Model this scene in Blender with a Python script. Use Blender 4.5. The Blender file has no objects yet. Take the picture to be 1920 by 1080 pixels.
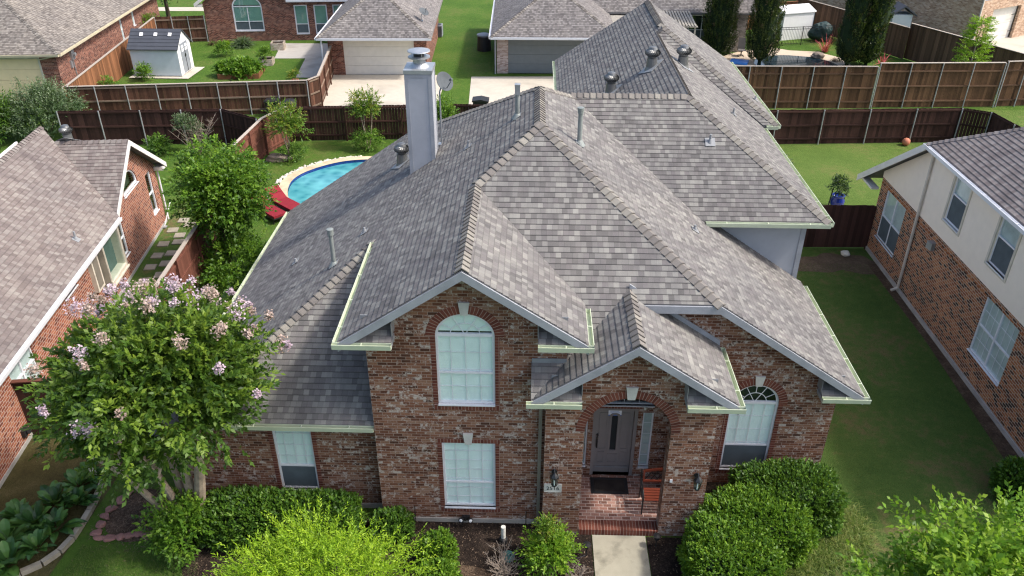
import bpy, math, random
import numpy as np
from mathutils import Vector, Matrix
from mathutils.geometry import tessellate_polygon
random.seed(7); RNG = np.random.default_rng(7)
SC = bpy.context.scene
COL = SC.collection

# ------------------------------------------------------------------ camera
PITCH, YAW, ROLL, CAMH = math.radians(30.8), math.radians(1.4), math.radians(0.25), 14.8
_fw = Vector((-math.sin(YAW)*math.cos(PITCH), math.cos(YAW)*math.cos(PITCH), -math.sin(PITCH)))
_r = Vector((math.cos(YAW), math.sin(YAW), 0)); _u = _r.cross(_fw)
_r2 = _r*math.cos(ROLL)+_u*math.sin(ROLL); _u2 = _u*math.cos(ROLL)-_r*math.sin(ROLL)
_m = Matrix.Identity(4)
for _i in range(3):
    _m[_i][0], _m[_i][1], _m[_i][2] = _r2[_i], _u2[_i], -_fw[_i]
_m[2][3] = CAMH
_cd = bpy.data.cameras.new('camera'); _cd.lens = 36*1514/1920; _cd.sensor_width = 36
_cd.clip_start = 0.1; _cd.clip_end = 2000
CAM = bpy.data.objects.new('camera', _cd); COL.objects.link(CAM); CAM.matrix_world = _m; SC.camera = CAM

# ------------------------------------------------------------------ light
SUN_DIR = Vector((0.84, -0.085, 1.0)).normalized()          # towards the sun
_el = math.asin(SUN_DIR.z); _az = math.atan2(SUN_DIR.x, SUN_DIR.y)
W = bpy.data.worlds.new('World'); SC.world = W; W.use_nodes = True
_bg = W.node_tree.nodes['Background']
_sky = W.node_tree.nodes.new('ShaderNodeTexSky'); _sky.sky_type = 'NISHITA'; _sky.sun_disc = False
_sky.sun_elevation = _el; _sky.sun_rotation = _az; _sky.air_density = 1.0; _sky.dust_density = 4.0; _sky.ozone_density = 1.0
W.node_tree.links.new(_sky.outputs[0], _bg.inputs[0]); _bg.inputs[1].default_value = 0.15
_ld = bpy.data.lights.new('sun', 'SUN'); _ld.energy = 2.05; _ld.angle = math.radians(4.5); _ld.color = (1.0, 0.95, 0.88)
_lo = bpy.data.objects.new('sun', _ld); COL.objects.link(_lo); _lo.location = (30, -5, 40)
_lo.rotation_euler = SUN_DIR.to_track_quat('Z', 'Y').to_euler()
SC.view_settings.view_transform = 'Standard'; SC.view_settings.look = 'None'
SC.view_settings.exposure = 0.94; SC.view_settings.gamma = 1.0
SC.render.engine = 'CYCLES'
SC.cycles.use_denoising = True; SC.cycles.denoiser = 'OPENIMAGEDENOISE'; SC.cycles.denoising_prefilter = 'NONE'; SC.cycles.denoising_input_passes = 'RGB_ALBEDO_NORMAL'; SC.cycles.pixel_filter_type = 'BLACKMAN_HARRIS'; SC.cycles.filter_width = 1.25; SC.cycles.sample_clamp_indirect = 4.0
SC.cycles.max_bounces = 6; SC.cycles.transparent_max_bounces = 8; SC.cycles.diffuse_bounces = 4; SC.cycles.glossy_bounces = 2

# ------------------------------------------------------------------ node helper
class G:
    def __init__(s, name, rough=0.8, spec=0.3):
        s.m = bpy.data.materials.new(name); s.m.use_nodes = True
        s.t = s.m.node_tree; s.p = s.t.nodes['Principled BSDF']; s.out = s.t.nodes['Material Output']
        s.p.inputs['Roughness'].default_value = rough; s.p.inputs['Specular IOR Level'].default_value = spec
    def set(s, sock, v):
        if v is None: return
        if isinstance(v, bpy.types.NodeSocket): s.t.links.new(v, sock)
        else:
            if isinstance(v, (tuple, list)) and len(v) == 3 and sock.type == 'RGBA': v = (*v, 1)
            sock.default_value = v
    def n(s, typ, *ins, o=0, **props):
        nd = s.t.nodes.new('ShaderNode'+typ)
        for k, v in props.items(): setattr(nd, k, v)
        for i, v in enumerate(ins): s.set(nd.inputs[i], v)
        return nd.outputs[o]
    def math(s, op, a, b=None, c=None): return s.n('Math', a, b, c, operation=op)
    def mix(s, f, a, b, blend='MIX'):
        nd = s.t.nodes.new('ShaderNodeMix'); nd.data_type = 'RGBA'; nd.blend_type = blend
        s.set(nd.inputs[0], f); s.set(nd.inputs[6], a); s.set(nd.inputs[7], b); return nd.outputs[2]
    def ramp(s, f, stops, interp='LINEAR'):
        nd = s.t.nodes.new('ShaderNodeValToRGB'); r = nd.color_ramp; r.interpolation = interp
        while len(r.elements) < len(stops): r.elements.new(0.5)
        for e, (p, c) in zip(r.elements, stops):
            e.position = p; e.color = (*c, 1) if len(c) == 3 else c
        s.set(nd.inputs[0], f); return nd.outputs[0]
    def noise(s, scale, detail=2, vec=None, rough=0.55, dim='3D'):
        nd = s.t.nodes.new('ShaderNodeTexNoise'); nd.noise_dimensions = dim
        nd.inputs['Scale'].default_value = scale; nd.inputs['Detail'].default_value = detail; nd.inputs['Roughness'].default_value = rough
        if vec is not None: s.t.links.new(vec, nd.inputs['Vector'])
        return nd.outputs[0]
    def wn(s, x, y=0.0, z=0.0):
        v = s.n('CombineXYZ', x, y, z); return s.n('TexWhiteNoise', v, noise_dimensions='3D')
    def uv(s):
        nd = s.t.nodes.new('ShaderNodeUVMap'); nd.uv_map = 'UVMap'
        sp = s.t.nodes.new('ShaderNodeSeparateXYZ'); s.t.links.new(nd.outputs[0], sp.inputs[0])
        return nd.outputs[0], sp.outputs[0], sp.outputs[1]
    def pos(s): return s.t.nodes.new('ShaderNodeNewGeometry').outputs['Position']
    def objc(s): return s.t.nodes.new('ShaderNodeTexCoord').outputs['Object']
    def attr(s, name): 
        nd = s.t.nodes.new('ShaderNodeAttribute'); nd.attribute_name = name; return nd.outputs['Fac']
    def bump(s, h, strength=0.4, dist=0.02):
        nd = s.t.nodes.new('ShaderNodeBump'); nd.inputs['Strength'].default_value = strength; nd.inputs['Distance'].default_value = dist
        s.set(nd.inputs['Height'], h); s.t.links.new(nd.outputs[0], s.p.inputs['Normal'])
    def col(s, c): s.set(s.p.inputs['Base Color'], c); return s
    def rough(s, c): s.set(s.p.inputs['Roughness'], c); return s

MAT = {}
def flat(name, c, rough=0.6, spec=0.3, var=0.12, metal=0.0, scale=3.0, fine=60.0):
    g = G(name, rough, spec); g.p.inputs['Metallic'].default_value = metal
    o = g.objc(); a = g.noise(scale, 4, o); b = g.noise(fine, 2, o)
    f = g.math('MULTIPLY_ADD', a, 0.7, g.math('MULTIPLY', b, 0.3))
    lo = tuple(x*(1-var*1.6) for x in c); hi = tuple(min(1, x*(1+var*1.6)) for x in c)
    g.col(g.ramp(f, [(0.3, lo), (0.7, hi)])); MAT[name] = g.m; return g.m

def shingle(name, pal, row=0.143, soft=1.0):
    g = G(name, 0.92, 0.15); uv, u, v = g.uv()
    vr = g.math('DIVIDE', v, row); r = g.math('FLOOR', vr); fr = g.math('FRACT', vr)
    r1 = g.wn(r, 3.1); r2 = g.wn(r, 9.7)
    ua = g.math('MULTIPLY_ADD', u, 1/0.125, g.math('MULTIPLY', r1, 37.0)); ca = g.math('FLOOR', ua)
    ub = g.math('MULTIPLY_ADD', u, 1/0.27, g.math('MULTIPLY', r2, 53.0)); cb = g.math('FLOOR', ub)
    f = g.math('MULTIPLY_ADD', g.wn(ca, r, 1.0), 0.86, g.math('MULTIPLY', g.wn(cb, r, 5.0), 0.14))
    c = g.ramp(f, pal)
    w = g.noise(0.45, 4, g.objc()); gr = g.noise(170, 2, g.objc()); big = g.noise(2.3, 3, g.objc())
    c = g.mix(1.0, c, g.ramp(gr, [(0.3, (0.80, 0.80, 0.80)), (0.7, (1.18, 1.18, 1.18))]), 'MULTIPLY')
    c = g.mix(1.0, c, g.ramp(w, [(0.35, (0.90, 0.90, 0.91)), (0.65, (1.07, 1.06, 1.04))]), 'MULTIPLY')
    c = g.mix(1.0, c, g.ramp(big, [(0.3, (0.93, 0.92, 0.93)), (0.7, (1.05, 1.05, 1.05))]), 'MULTIPLY')
    strk = g.noise(1.0, 3, g.n('Mapping', uv, None, None, (3.2, 0.28, 1.0)))
    c = g.mix(1.0, c, g.ramp(strk, [(0.32, (0.90, 0.90, 0.91)), (0.68, (1.07, 1.065, 1.05))]), 'MULTIPLY')
    band = g.math('LESS_THAN', fr, 0.13)                      # printed shadow band along each course's butt, doubling as the butt's painted-in shadow line
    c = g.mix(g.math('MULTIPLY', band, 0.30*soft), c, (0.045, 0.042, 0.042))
    fa = g.math('FRACT', ua)
    slot = g.math('MULTIPLY', g.math('LESS_THAN', fa, 0.06), g.math('GREATER_THAN', g.wn(ca, r, 8.0), 0.45))
    c = g.mix(g.math('MULTIPLY', slot, 0.35*soft), c, (0.05, 0.047, 0.047))
    g.col(c)
    h = g.math('ADD', g.math('MULTIPLY', g.wn(ca, r, 2.0), 0.6), g.math('MULTIPLY', gr, 0.4)); g.bump(h, 0.5, 0.012)
    MAT[name] = g.m; return g.m

def capmat(name, pal):
    g = G(name, 0.92, 0.15); uv, u, v = g.uv()
    c = g.ramp(g.wn(g.math('FLOOR', u), 4.4), pal); gr = g.noise(150, 2, g.objc())
    c = g.mix(1.0, c, g.ramp(gr, [(0.3, (0.8, 0.8, 0.8)), (0.7, (1.18, 1.18, 1.18))]), 'MULTIPLY')
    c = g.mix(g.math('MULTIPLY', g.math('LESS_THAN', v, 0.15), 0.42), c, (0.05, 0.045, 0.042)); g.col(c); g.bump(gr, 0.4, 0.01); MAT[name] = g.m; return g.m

def brick(name, pal, mortar=(0.42, 0.37, 0.33), white=0.0, row=0.0755, w=0.206, mj=0.14, whitecol=(0.55, 0.50, 0.46), soot=0.15, stack=False):
    g = G(name, 0.9, 0.2); uv, u, v = g.uv()
    vr = g.math('DIVIDE', v, row); r = g.math('FLOOR', vr); fr = g.math('FRACT', vr)
    off = 0.0 if stack else g.math('MULTIPLY', g.math('MODULO', r, 2.0), 0.5)
    uu = g.math('ADD', g.math('DIVIDE', u, w), off); cidx = g.math('FLOOR', uu); fu = g.math('FRACT', uu)
    mort = g.math('MAXIMUM', g.math('LESS_THAN', fr, mj), g.math('LESS_THAN', fu, mj*row/w))
    rnd = g.wn(cidx, r, 1.5); c = g.ramp(rnd, pal)
    o = g.objc(); fine = g.noise(28, 4, o, 0.7); gr = g.noise(140, 2, o)
    c = g.mix(1.0, c, g.ramp(fine, [(0.3, (0.75, 0.74, 0.74)), (0.7, (1.25, 1.22, 1.2))]), 'MULTIPLY')
    if white > 0:
        area = g.noise(1.3, 3, o); sm = g.noise(12.0, 4, o, 0.7)
        sel = g.math('ADD', g.math('MULTIPLY', g.wn(cidx, r, 7.0), 0.24), g.math('MULTIPLY_ADD', area, 0.30, sm))
        th = 1.17-white
        wm = g.math('MULTIPLY', g.n('MapRange', sel, th, th+0.10, 0.0, 1.0, o=0), 0.85)
        c = g.mix(wm, c, whitecol)
    st = g.noise(0.8, 4, o)
    c = g.mix(1.0, c, g.ramp(st, [(0.3, (1-soot,)*3), (0.7, (1+soot*0.6,)*3)]), 'MULTIPLY')
    mc = g.mix(gr, tuple(x*0.75 for x in mortar), tuple(min(1, x*1.2) for x in mortar))
    g.col(g.mix(mort, c, mc))
    g.bump(g.math('SUBTRACT', g.math('MULTIPLY', fine, 0.35), mort), 0.55, 0.012); MAT[name] = g.m; return g.m

def leafmat(name, c1, c2, c3, rough=0.5, trans=0.35):
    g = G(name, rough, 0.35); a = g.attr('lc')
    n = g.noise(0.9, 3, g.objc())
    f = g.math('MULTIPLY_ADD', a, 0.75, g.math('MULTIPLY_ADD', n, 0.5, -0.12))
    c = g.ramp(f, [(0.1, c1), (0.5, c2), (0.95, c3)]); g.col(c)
    tr = g.n('BsdfTranslucent', g.mix(0.5, c, (0.25, 0.42, 0.03)))
    mx = g.t.nodes.new('ShaderNodeMixShader'); mx.inputs[0].default_value = trans
    g.t.links.new(g.p.outputs[0], mx.inputs[1]); g.t.links.new(tr, mx.inputs[2]); g.t.links.new(mx.outputs[0], g.out.inputs[0])
    MAT[name] = g.m; return g.m

# ------------------------------------------------------------------ mesh builder
Z = Vector((0, 0, 1))
class MB:
    def __init__(s): s.v = []; s.f = []; s.uv = []; s.mi = []; s.k = 0; s.lc = []; s.rc = 0.5
    def face(s, pts, uv=None):
        b = len(s.v); s.v.extend([tuple(p) for p in pts]); s.f.append(tuple(range(b, b+len(pts)))); s.uv.append(uv); s.mi.append(s.k); s.lc.append(s.rc)
    def box(s, x0, x1, y0, y1, z0, z1):
        c = Vector(((x0+x1)/2, (y0+y1)/2, (z0+z1)/2))
        return s.obox(c, Vector(((x1-x0)/2, 0, 0)), Vector((0, (y1-y0)/2, 0)), Vector((0, 0, (z1-z0)/2)))
    def obox(s, c, a, b, d):
        c, a, b, d = Vector(c), Vector(a), Vector(b), Vector(d)
        P = lambda i, j, k: c+a*i+b*j+d*k
        for q in (((-1,-1,-1),(-1,1,-1),(1,1,-1),(1,-1,-1)), ((-1,-1,1),(1,-1,1),(1,1,1),(-1,1,1)),
                  ((-1,-1,-1),(1,-1,-1),(1,-1,1),(-1,-1,1)), ((1,1,-1),(-1,1,-1),(-1,1,1),(1,1,1)),
                  ((-1,1,-1),(-1,-1,-1),(-1,-1,1),(-1,1,1)), ((1,-1,-1),(1,1,-1),(1,1,1),(1,-1,1))):
            s.face([P(*t) for t in q])
        return s
    def bar(s, p, q, w, h, up=Z):
        p, q = Vector(p), Vector(q); d = (q-p); L = d.length; d.normalize()
        side = d.cross(Vector(up)); 
        if side.length < 1e-4: side = d.cross(Vector((1, 0, 0)))
        side.normalize(); u = side.cross(d)
        return s.obox((p+q)/2, d*(L/2), side*(w/2), u*(h/2))
    def prism(s, poly, vec):
        poly = [Vector(p) for p in poly]; vec = Vector(vec); n = len(poly)
        nrm = sum(((poly[i]-poly[0]).cross(poly[(i+1) % n]-poly[0]) for i in range(n)), Vector())
        if nrm.dot(vec) > 0: poly.reverse()
        s.face(poly); s.face([p+vec for p in reversed(poly)])
        for i in range(n):
            a, b = poly[i], poly[(i+1) % n]; s.face([b, a, a+vec, b+vec])
        return s
    def tube(s, pts, rad, n=8, cap=True):
        pts = [Vector(p) for p in pts]
        if not isinstance(rad, (list, tuple)): rad = [rad]*len(pts)
        rings = []; prev = None
        for i, p in enumerate(pts):
            d = (pts[min(i+1, len(pts)-1)]-pts[max(i-1, 0)])
            d = d.normalized() if d.length > 1e-9 else Vector((0, 0, 1))
            a = (prev-d*prev.dot(d)) if prev is not None else d.orthogonal()
            if a.length < 1e-5: a = d.orthogonal()
            a.normalize(); prev = a; b = d.cross(a)
            rings.append([p+(a*math.cos(2*math.pi*k/n)+b*math.sin(2*math.pi*k/n))*rad[i] for k in range(n)])
        for i in range(len(rings)-1):
            for k in range(n):
                s.face([rings[i][k], rings[i][(k+1) % n], rings[i+1][(k+1) % n], rings[i+1][k]])
        if cap: s.face(list(reversed(rings[0]))); s.face(rings[-1])
        return s
    def lathe(s, prof, c=(0, 0, 0), n=16, ax=None):
        c = Vector(c); ax = Vector(ax).normalized() if ax is not None else Z
        a = ax.orthogonal().normalized(); b = ax.cross(a)
        R = [[c+ax*z+(a*math.cos(2*math.pi*k/n)+b*math.sin(2*math.pi*k/n))*r for k in range(n)] for r, z in prof]
        for i in range(len(R)-1):
            for k in range(n): s.face([R[i][k], R[i][(k+1) % n], R[i+1][(k+1) % n], R[i+1][k]])
        if prof[0][0] > 1e-4: s.face(list(reversed(R[0])))
        if prof[-1][0] > 1e-4: s.face(R[-1])
        return s
    def build(s, name, mats, parent=None, org=None, smooth=False, weld=False):
        if org is None: org = ORG.get(parent.name, (0, 0, 0)) if parent is not None else (0, 0, 0)
        v = np.array(s.v, dtype=np.float64).reshape(-1, 3)-np.array(org)
        me = bpy.data.meshes.new(name)
        nl = np.array([len(f) for f in s.f]); tot = int(nl.sum())
        me.vertices.add(len(v)); me.vertices.foreach_set('co', v.astype(np.float32).ravel())
        me.loops.add(tot); me.loops.foreach_set('vertex_index', np.concatenate([np.array(f) for f in s.f]).astype(np.int32))
        me.polygons.add(len(s.f)); st = np.concatenate([[0], np.cumsum(nl)[:-1]])
        me.polygons.foreach_set('loop_start', st.astype(np.int32)); me.polygons.foreach_set('material_index', np.array(s.mi, dtype=np.int32))
        me.update(calc_edges=True)
        uvl = me.uv_layers.new(name='UVMap'); uvs = np.zeros((tot, 2), dtype=np.float32)
        vv = np.array(s.v).reshape(-1, 3)
        for fi, f in enumerate(s.f):
            a = st[fi]
            if s.uv[fi] is not None: uvs[a:a+len(f)] = s.uv[fi]; continue
            p = vv[list(f)]; 
            nn = np.zeros(3)
            for i in range(1, len(f)-1): nn += np.cross(p[i]-p[0], p[i+1]-p[0])
            L = np.linalg.norm(nn)
            if L < 1e-12: continue
            nn /= L
            if abs(nn[2]) > 0.9999: uvs[a:a+len(f)] = p[:, :2]; continue
            ud = np.array([-nn[1], nn[0], 0]); ud /= np.linalg.norm(ud); vd = np.cross(nn, ud)
            uvs[a:a+len(f), 0] = p@ud; uvs[a:a+len(f), 1] = p@vd
        uvl.data.foreach_set('uv', uvs.ravel())
        at = me.attributes.new('lc', 'FLOAT', 'FACE'); at.data.foreach_set('value', np.array(s.lc, dtype=np.float32))
        if not isinstance(mats, (list, tuple)): mats = [mats]
        for m in mats: me.materials.append(MAT[m] if isinstance(m, str) else m)
        if weld:
            import bmesh
            bm = bmesh.new(); bm.from_mesh(me); bmesh.ops.remove_doubles(bm, verts=bm.verts, dist=1e-4); bm.to_mesh(me); bm.free()
        if smooth: me.polygons.foreach_set('use_smooth', np.ones(len(me.polygons), dtype=bool))
        o = bpy.data.objects.new(name, me); COL.objects.link(o)
        if parent is not None: o.parent = parent; ORG[o.name] = org
        return o
ORG = {}
def mesh_np(name, V, mat, lc=None, parent=None, org=(0, 0, 0)):
    """V: (N,k,3) separate k-gons."""
    N, k = V.shape[:2]; me = bpy.data.meshes.new(name)
    v = (V.reshape(-1, 3)-np.array(org)).astype(np.float32)
    me.vertices.add(N*k); me.vertices.foreach_set('co', v.ravel())
    me.loops.add(N*k); me.loops.foreach_set('vertex_index', np.arange(N*k, dtype=np.int32))
    me.polygons.add(N); me.polygons.foreach_set('loop_start', np.arange(0, N*k, k, dtype=np.int32))
    me.update(calc_edges=True)
    at = me.attributes.new('lc', 'FLOAT', 'FACE'); at.data.foreach_set('value', (lc if lc is not None else RNG.random(N)).astype(np.float32))
    me.materials.append(MAT[mat])
    o = bpy.data.objects.new(name, me); COL.objects.link(o)
    if parent is not None: o.parent = parent
    return o
def thing(name, label, cat, loc=(0, 0, 0), rotz=0.0, group=None, world=True):
    o = bpy.data.objects.new(name, None); COL.objects.link(o); o.empty_display_size = 0.3
    o.location = loc; o.rotation_euler = (0, 0, rotz); o['label'] = label; o['category'] = cat
    if group: o['group'] = group
    ORG[o.name] = tuple(loc) if world else (0, 0, 0)
    return o
def tag(o, label, cat, group=None):
    o['label'] = label; o['category'] = cat
    if group: o['group'] = group
    return o
def kind(o, k, label=None): 
    o['kind'] = k
    if label: o['label'] = label
    return o
def dup(o, loc=None, rotz=None, label=None, scale=None):
    def cp(a, par):
        c = a.copy(); COL.objects.link(c)
        if par is not None: c.parent = par
        for ch in a.children: cp(ch, c)
        return c
    r = cp(o, None)
    if loc is not None: r.location = loc
    if rotz is not None: r.rotation_euler = (0, 0, rotz)
    if scale is not None: r.scale = (scale,)*3 if not isinstance(scale, tuple) else scale
    if label: r['label'] = label
    return r

# ------------------------------------------------------------------ building helpers
class Fr:
    """wall frame: origin P, right vector r, outward normal n = r x Z"""
    def __init__(s, P, r): s.P = Vector(P); s.r = Vector(r).normalized(); s.n = s.r.cross(Z)
    def __call__(s, u, z, d=0.0): return s.P+s.r*u+s.n*d+Z*z
def arc(cx, zs, r, a0, a1, n, rz=None):
    rz = rz or r
    return [(cx+r*math.cos(math.radians(a0+(a1-a0)*i/n)), zs+rz*math.sin(math.radians(a0+(a1-a0)*i/n))) for i in range(n+1)]
def rect(u0, u1, z0, z1): return [(u0, z0), (u1, z0), (u1, z1), (u0, z1)]
def archhole(u0, u1, z0, zs, rise=None):
    r = (u1-u0)/2; return [(u0, z0), (u1, z0)]+arc((u0+u1)/2, zs, r, 0, 180, 16, rise or r)
def wall(fr, outline, holes=(), t=0.2, mb=None):
    mb = mb or MB()
    for d, flip in ((0.0, False), (-t, True)):
        loops = [[Vector((u, z, 0)) for u, z in outline]]+[[Vector((u, z, 0)) for u, z in h] for h in holes]
        flatp = [p for l in loops for p in l]
        for tri in tessellate_polygon(loops):
            q = [flatp[i] for i in tri]
            cr = (q[1]-q[0]).cross(q[2]-q[0]).z
            if abs(cr) < 1e-9: continue
            if (cr < 0) != flip: q.reverse()
            mb.face([fr(p.x, p.y, d) for p in q])
    n = len(outline)
    for i in range(n):
        a, b = outline[i], outline[(i+1) % n]; mb.face([fr(*b), fr(*a), fr(*a, -t), fr(*b, -t)])
    for h in holes:
        n = len(h)
        for i in range(n):
            a, b = h[i], h[(i+1) % n]; mb.face([fr(*a), fr(*b), fr(*b, -t), fr(*a, -t)])
    return mb
def ring(mb, fr, outer, inner, d0, d1):
    n = len(outer)
    for i in range(n):
        j = (i+1) % n
        mb.face([fr(*outer[i], d1), fr(*outer[j], d1), fr(*inner[j], d1), fr(*inner[i], d1)])
        mb.face([fr(*inner[i], d1), fr(*inner[j], d1), fr(*inner[j], d0), fr(*inner[i], d0)])
        mb.face([fr(*outer[j], d1), fr(*outer[i], d1), fr(*outer[i], d0), fr(*outer[j], d0)])
def shrink(h, s):
    us = [p[0] for p in h]; zs = [p[1] for p in h]; cu = (min(us)+max(us))/2; cz = (min(zs)+max(zs))/2
    fu = 1-2*s/(max(us)-min(us)); fz = 1-2*s/(max(zs)-min(zs))
    return [(cu+(u-cu)*fu, cz+(z-cz)*fz) for u, z in h]
def window(par, fr, hole, mid=None, cols=0, rows=0, mull=0, frame='white_vinyl', blind='blind', scr=None, fw=0.05, fan=False, zs=None, label=None, d=-0.04, name='window', fanblind=True):
    """one window: frame (the part) > glass, blind, muntin, screen"""
    us = [p[0] for p in hole]; zz = [p[1] for p in hole]; u0, u1, z0, z1 = min(us), max(us), min(zz), max(zz)
    top = zs if zs is not None else z1
    mb = MB(); inn = shrink(hole, fw); ring(mb, fr, hole, inn, d-0.06, d)
    if zs is not None: mb.obox(fr((u0+u1)/2, zs, d-0.028), fr.r*((u1-u0)/2-fw*0.9), fr.n*0.03, Z*0.035)
    if mid: mb.obox(fr((u0+u1)/2, mid, d-0.027), fr.r*((u1-u0)/2-fw*0.9), fr.n*0.025, Z*0.024)
    for k in range(mull):
        u = u0+(u1-u0)*(k+1)/(mull+1); mb.obox(fr(u, (z0+top)/2, d-0.026), fr.r*0.03, fr.n*0.026, Z*((top-z0)/2-fw*0.9))
    mb.obox(fr((u0+u1)/2, z0-0.012, d+0.045), fr.r*((u1-u0)/2+0.0), fr.n*0.04, Z*0.012)
    w = mb.build(name, frame, par)
    if label: w['label'] = label
    g = MB(); g.face([fr(u, z, d-0.036) for u, z in shrink(hole, fw*0.5)]); g.build('glass', 'glass', w)
    if cols or rows or fan:
        m = MB(); q = d-0.03
        for k in range(1, cols):
            u = u0+(u1-u0)*k/cols; m.obox(fr(u, (z0+top)/2, q), fr.r*0.0065, fr.n*0.004, Z*((top-z0)/2-fw))
        for k in range(1, rows):
            z = z0+(top-z0)*k/rows; m.obox(fr((u0+u1)/2, z, q+0.0015), fr.r*((u1-u0)/2-fw), fr.n*0.004, Z*0.0065)
        if fan:
            cu = (u0+u1)/2; R = (u1-u0)/2; H = z1-zs
            for a in (30, 62, 90, 118, 150):
                c_, s_ = math.cos(math.radians(a)), math.sin(math.radians(a)); r0 = 0.02 if a in (62, 118) else 0.5
                m.bar(fr(cu+R*r0*c_, zs+H*r0*s_, q), fr(cu+(R-fw)*c_, zs+(H-fw)*s_, q), 0.016, 0.008, up=fr.n)
            ar = arc(cu, zs, R*0.5, 0, 180, 14, H*0.5)
            for a, b in zip(ar, ar[1:]): m.bar(fr(*a, q+0.001), fr(*b, q+0.001), 0.016, 0.008, up=fr.n)
        m.build('muntin', frame, w)
    if blind:
        zb = mid if (scr and mid) else z0+fw
        b = MB()
        zc = zb+0.02
        while zc < top-0.03:
            b.obox(fr((u0+u1)/2, zc, d-0.055), fr.r*((u1-u0)/2-fw), Z*0.0235-fr.n*0.006, fr.n*0.0015); zc += 0.044
        if fanblind and zs is not None:
            ins = shrink(hole, fw*1.1); b.face([fr(u, z, d-0.055) for u, z in ins if z >= zs-1e-3])
        b.build('blind', blind, w)
    s_ = MB(); s_.face([fr(u, z, d-0.24) for u, z in shrink(hole, 0.004)]); s_.build('interior', 'interior', w)
    if scr:
        s_ = MB(); s_.obox(fr((u0+u1)/2, (z0+mid)/2, d-0.016), fr.r*((u1-u0)/2-fw), fr.n*0.002, Z*((mid-z0)/2-fw*0.8)); s_.build('insect_screen', 'insect_screen', w)
    return w
def soldier(mb, fr, pts, w, d=0.006):
    """row of bricks on end following pts (inner line); outer line is offset by w. pts list of (inner, outer) pairs"""
    run = 0
    for (a0, b0), (a1, b1) in zip(pts, pts[1:]):
        L = math.hypot(a1[0]-a0[0], a1[1]-a0[1])+1e-6; L2 = math.hypot(b1[0]-b0[0], b1[1]-b0[1])+1e-6; L = (L+L2)/2
        mb.face([fr(*a0, d), fr(*a1, d), fr(*b1, d), fr(*b0, d)], uv=[(run, 0.02), (run+L, 0.02), (run+L, 0.02+w), (run, 0.02+w)])
        for p, q in ((a0, a1), (b1, b0)): mb.face([fr(*p, d), fr(*p, 0), fr(*q, 0), fr(*q, d)], uv=[(run, 0.1)]*4)
        run += L
def zpl(pl, x, y): return pl[0]+pl[1]*x+pl[2]*y
def clip(poly, ax, val, keep_ge):
    out = []
    for i in range(len(poly)):
        a, b = poly[i], poly[(i+1) % len(poly)]; da, db = a[ax]-val, b[ax]-val
        if not keep_ge: da, db = -da, -db
        if da >= 0: out.append(a)
        if (da >= 0) != (db >= 0):
            t = da/(da-db); out.append(tuple(a[k]+(b[k]-a[k])*t for k in range(2)))
    return out
def roof(par, polys, pl, mat, row=0.143, name='roof', th=0.11, deck='deck', lift=0.013, label=None):
    """shingled slope on plane z=a+bx+cy, polys in xy (convex pieces); real courses with raised butts"""
    n = Vector((-pl[1], -pl[2], 1)).normalized(); ud = Vector((-n.y, n.x, 0)).normalized(); vd = n.cross(ud)
    O = Vector((0, 0, pl[0])); mb = MB()
    base = O.dot(vd); nO = n*O.dot(n)
    for poly in polys:
        P3 = [Vector((x, y, zpl(pl, x, y))) for x, y in poly]
        q = [(p.dot(ud), p.dot(vd)) for p in P3]
        v0, v1 = min(p[1] for p in q), max(p[1] for p in q)
        for k in range(math.floor(v0/row), math.floor(v1/row)+1):
            c = clip(clip(q, 1, k*row, True), 1, (k+1)*row, False)
            if len(c) < 3: continue
            A = [nO+ud*u+vd*v+n*(lift*(1-(v-k*row)/row)) for u, v in c]
            e = 1e-4
            mb.face(A if area2(c) > 0 else A[::-1], uv=[(u, min(max(v, k*row+e), (k+1)*row-e)) for u, v in (c if area2(c) > 0 else c[::-1])])
            vm = min(v for u, v in c); lo = [u for u, v in c if v < vm+1e-5]
            if len(lo) >= 2:
                a, b = min(lo), max(lo); l = lift*(1-(vm-k*row)/row); B = lambda u, h: nO+ud*u+vd*vm+n*h
                mb.face([B(a, l), B(b, l), B(b, -0.004), B(a, -0.004)], uv=[(a, vm+0.01), (b, vm+0.01), (b, vm+0.005), (a, vm+0.005)])
        mb.k = 1
        mb.prism([p-Z*0.006 for p in P3], Vector((0, 0, -th))); mb.k = 0
    o = mb.build(name, [mat, deck], par)
    if label: o['label'] = label
    return o
def area2(c): return sum(c[i][0]*c[(i+1) % len(c)][1]-c[(i+1) % len(c)][0]*c[i][1] for i in range(len(c)))
CAPN = [0]
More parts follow.
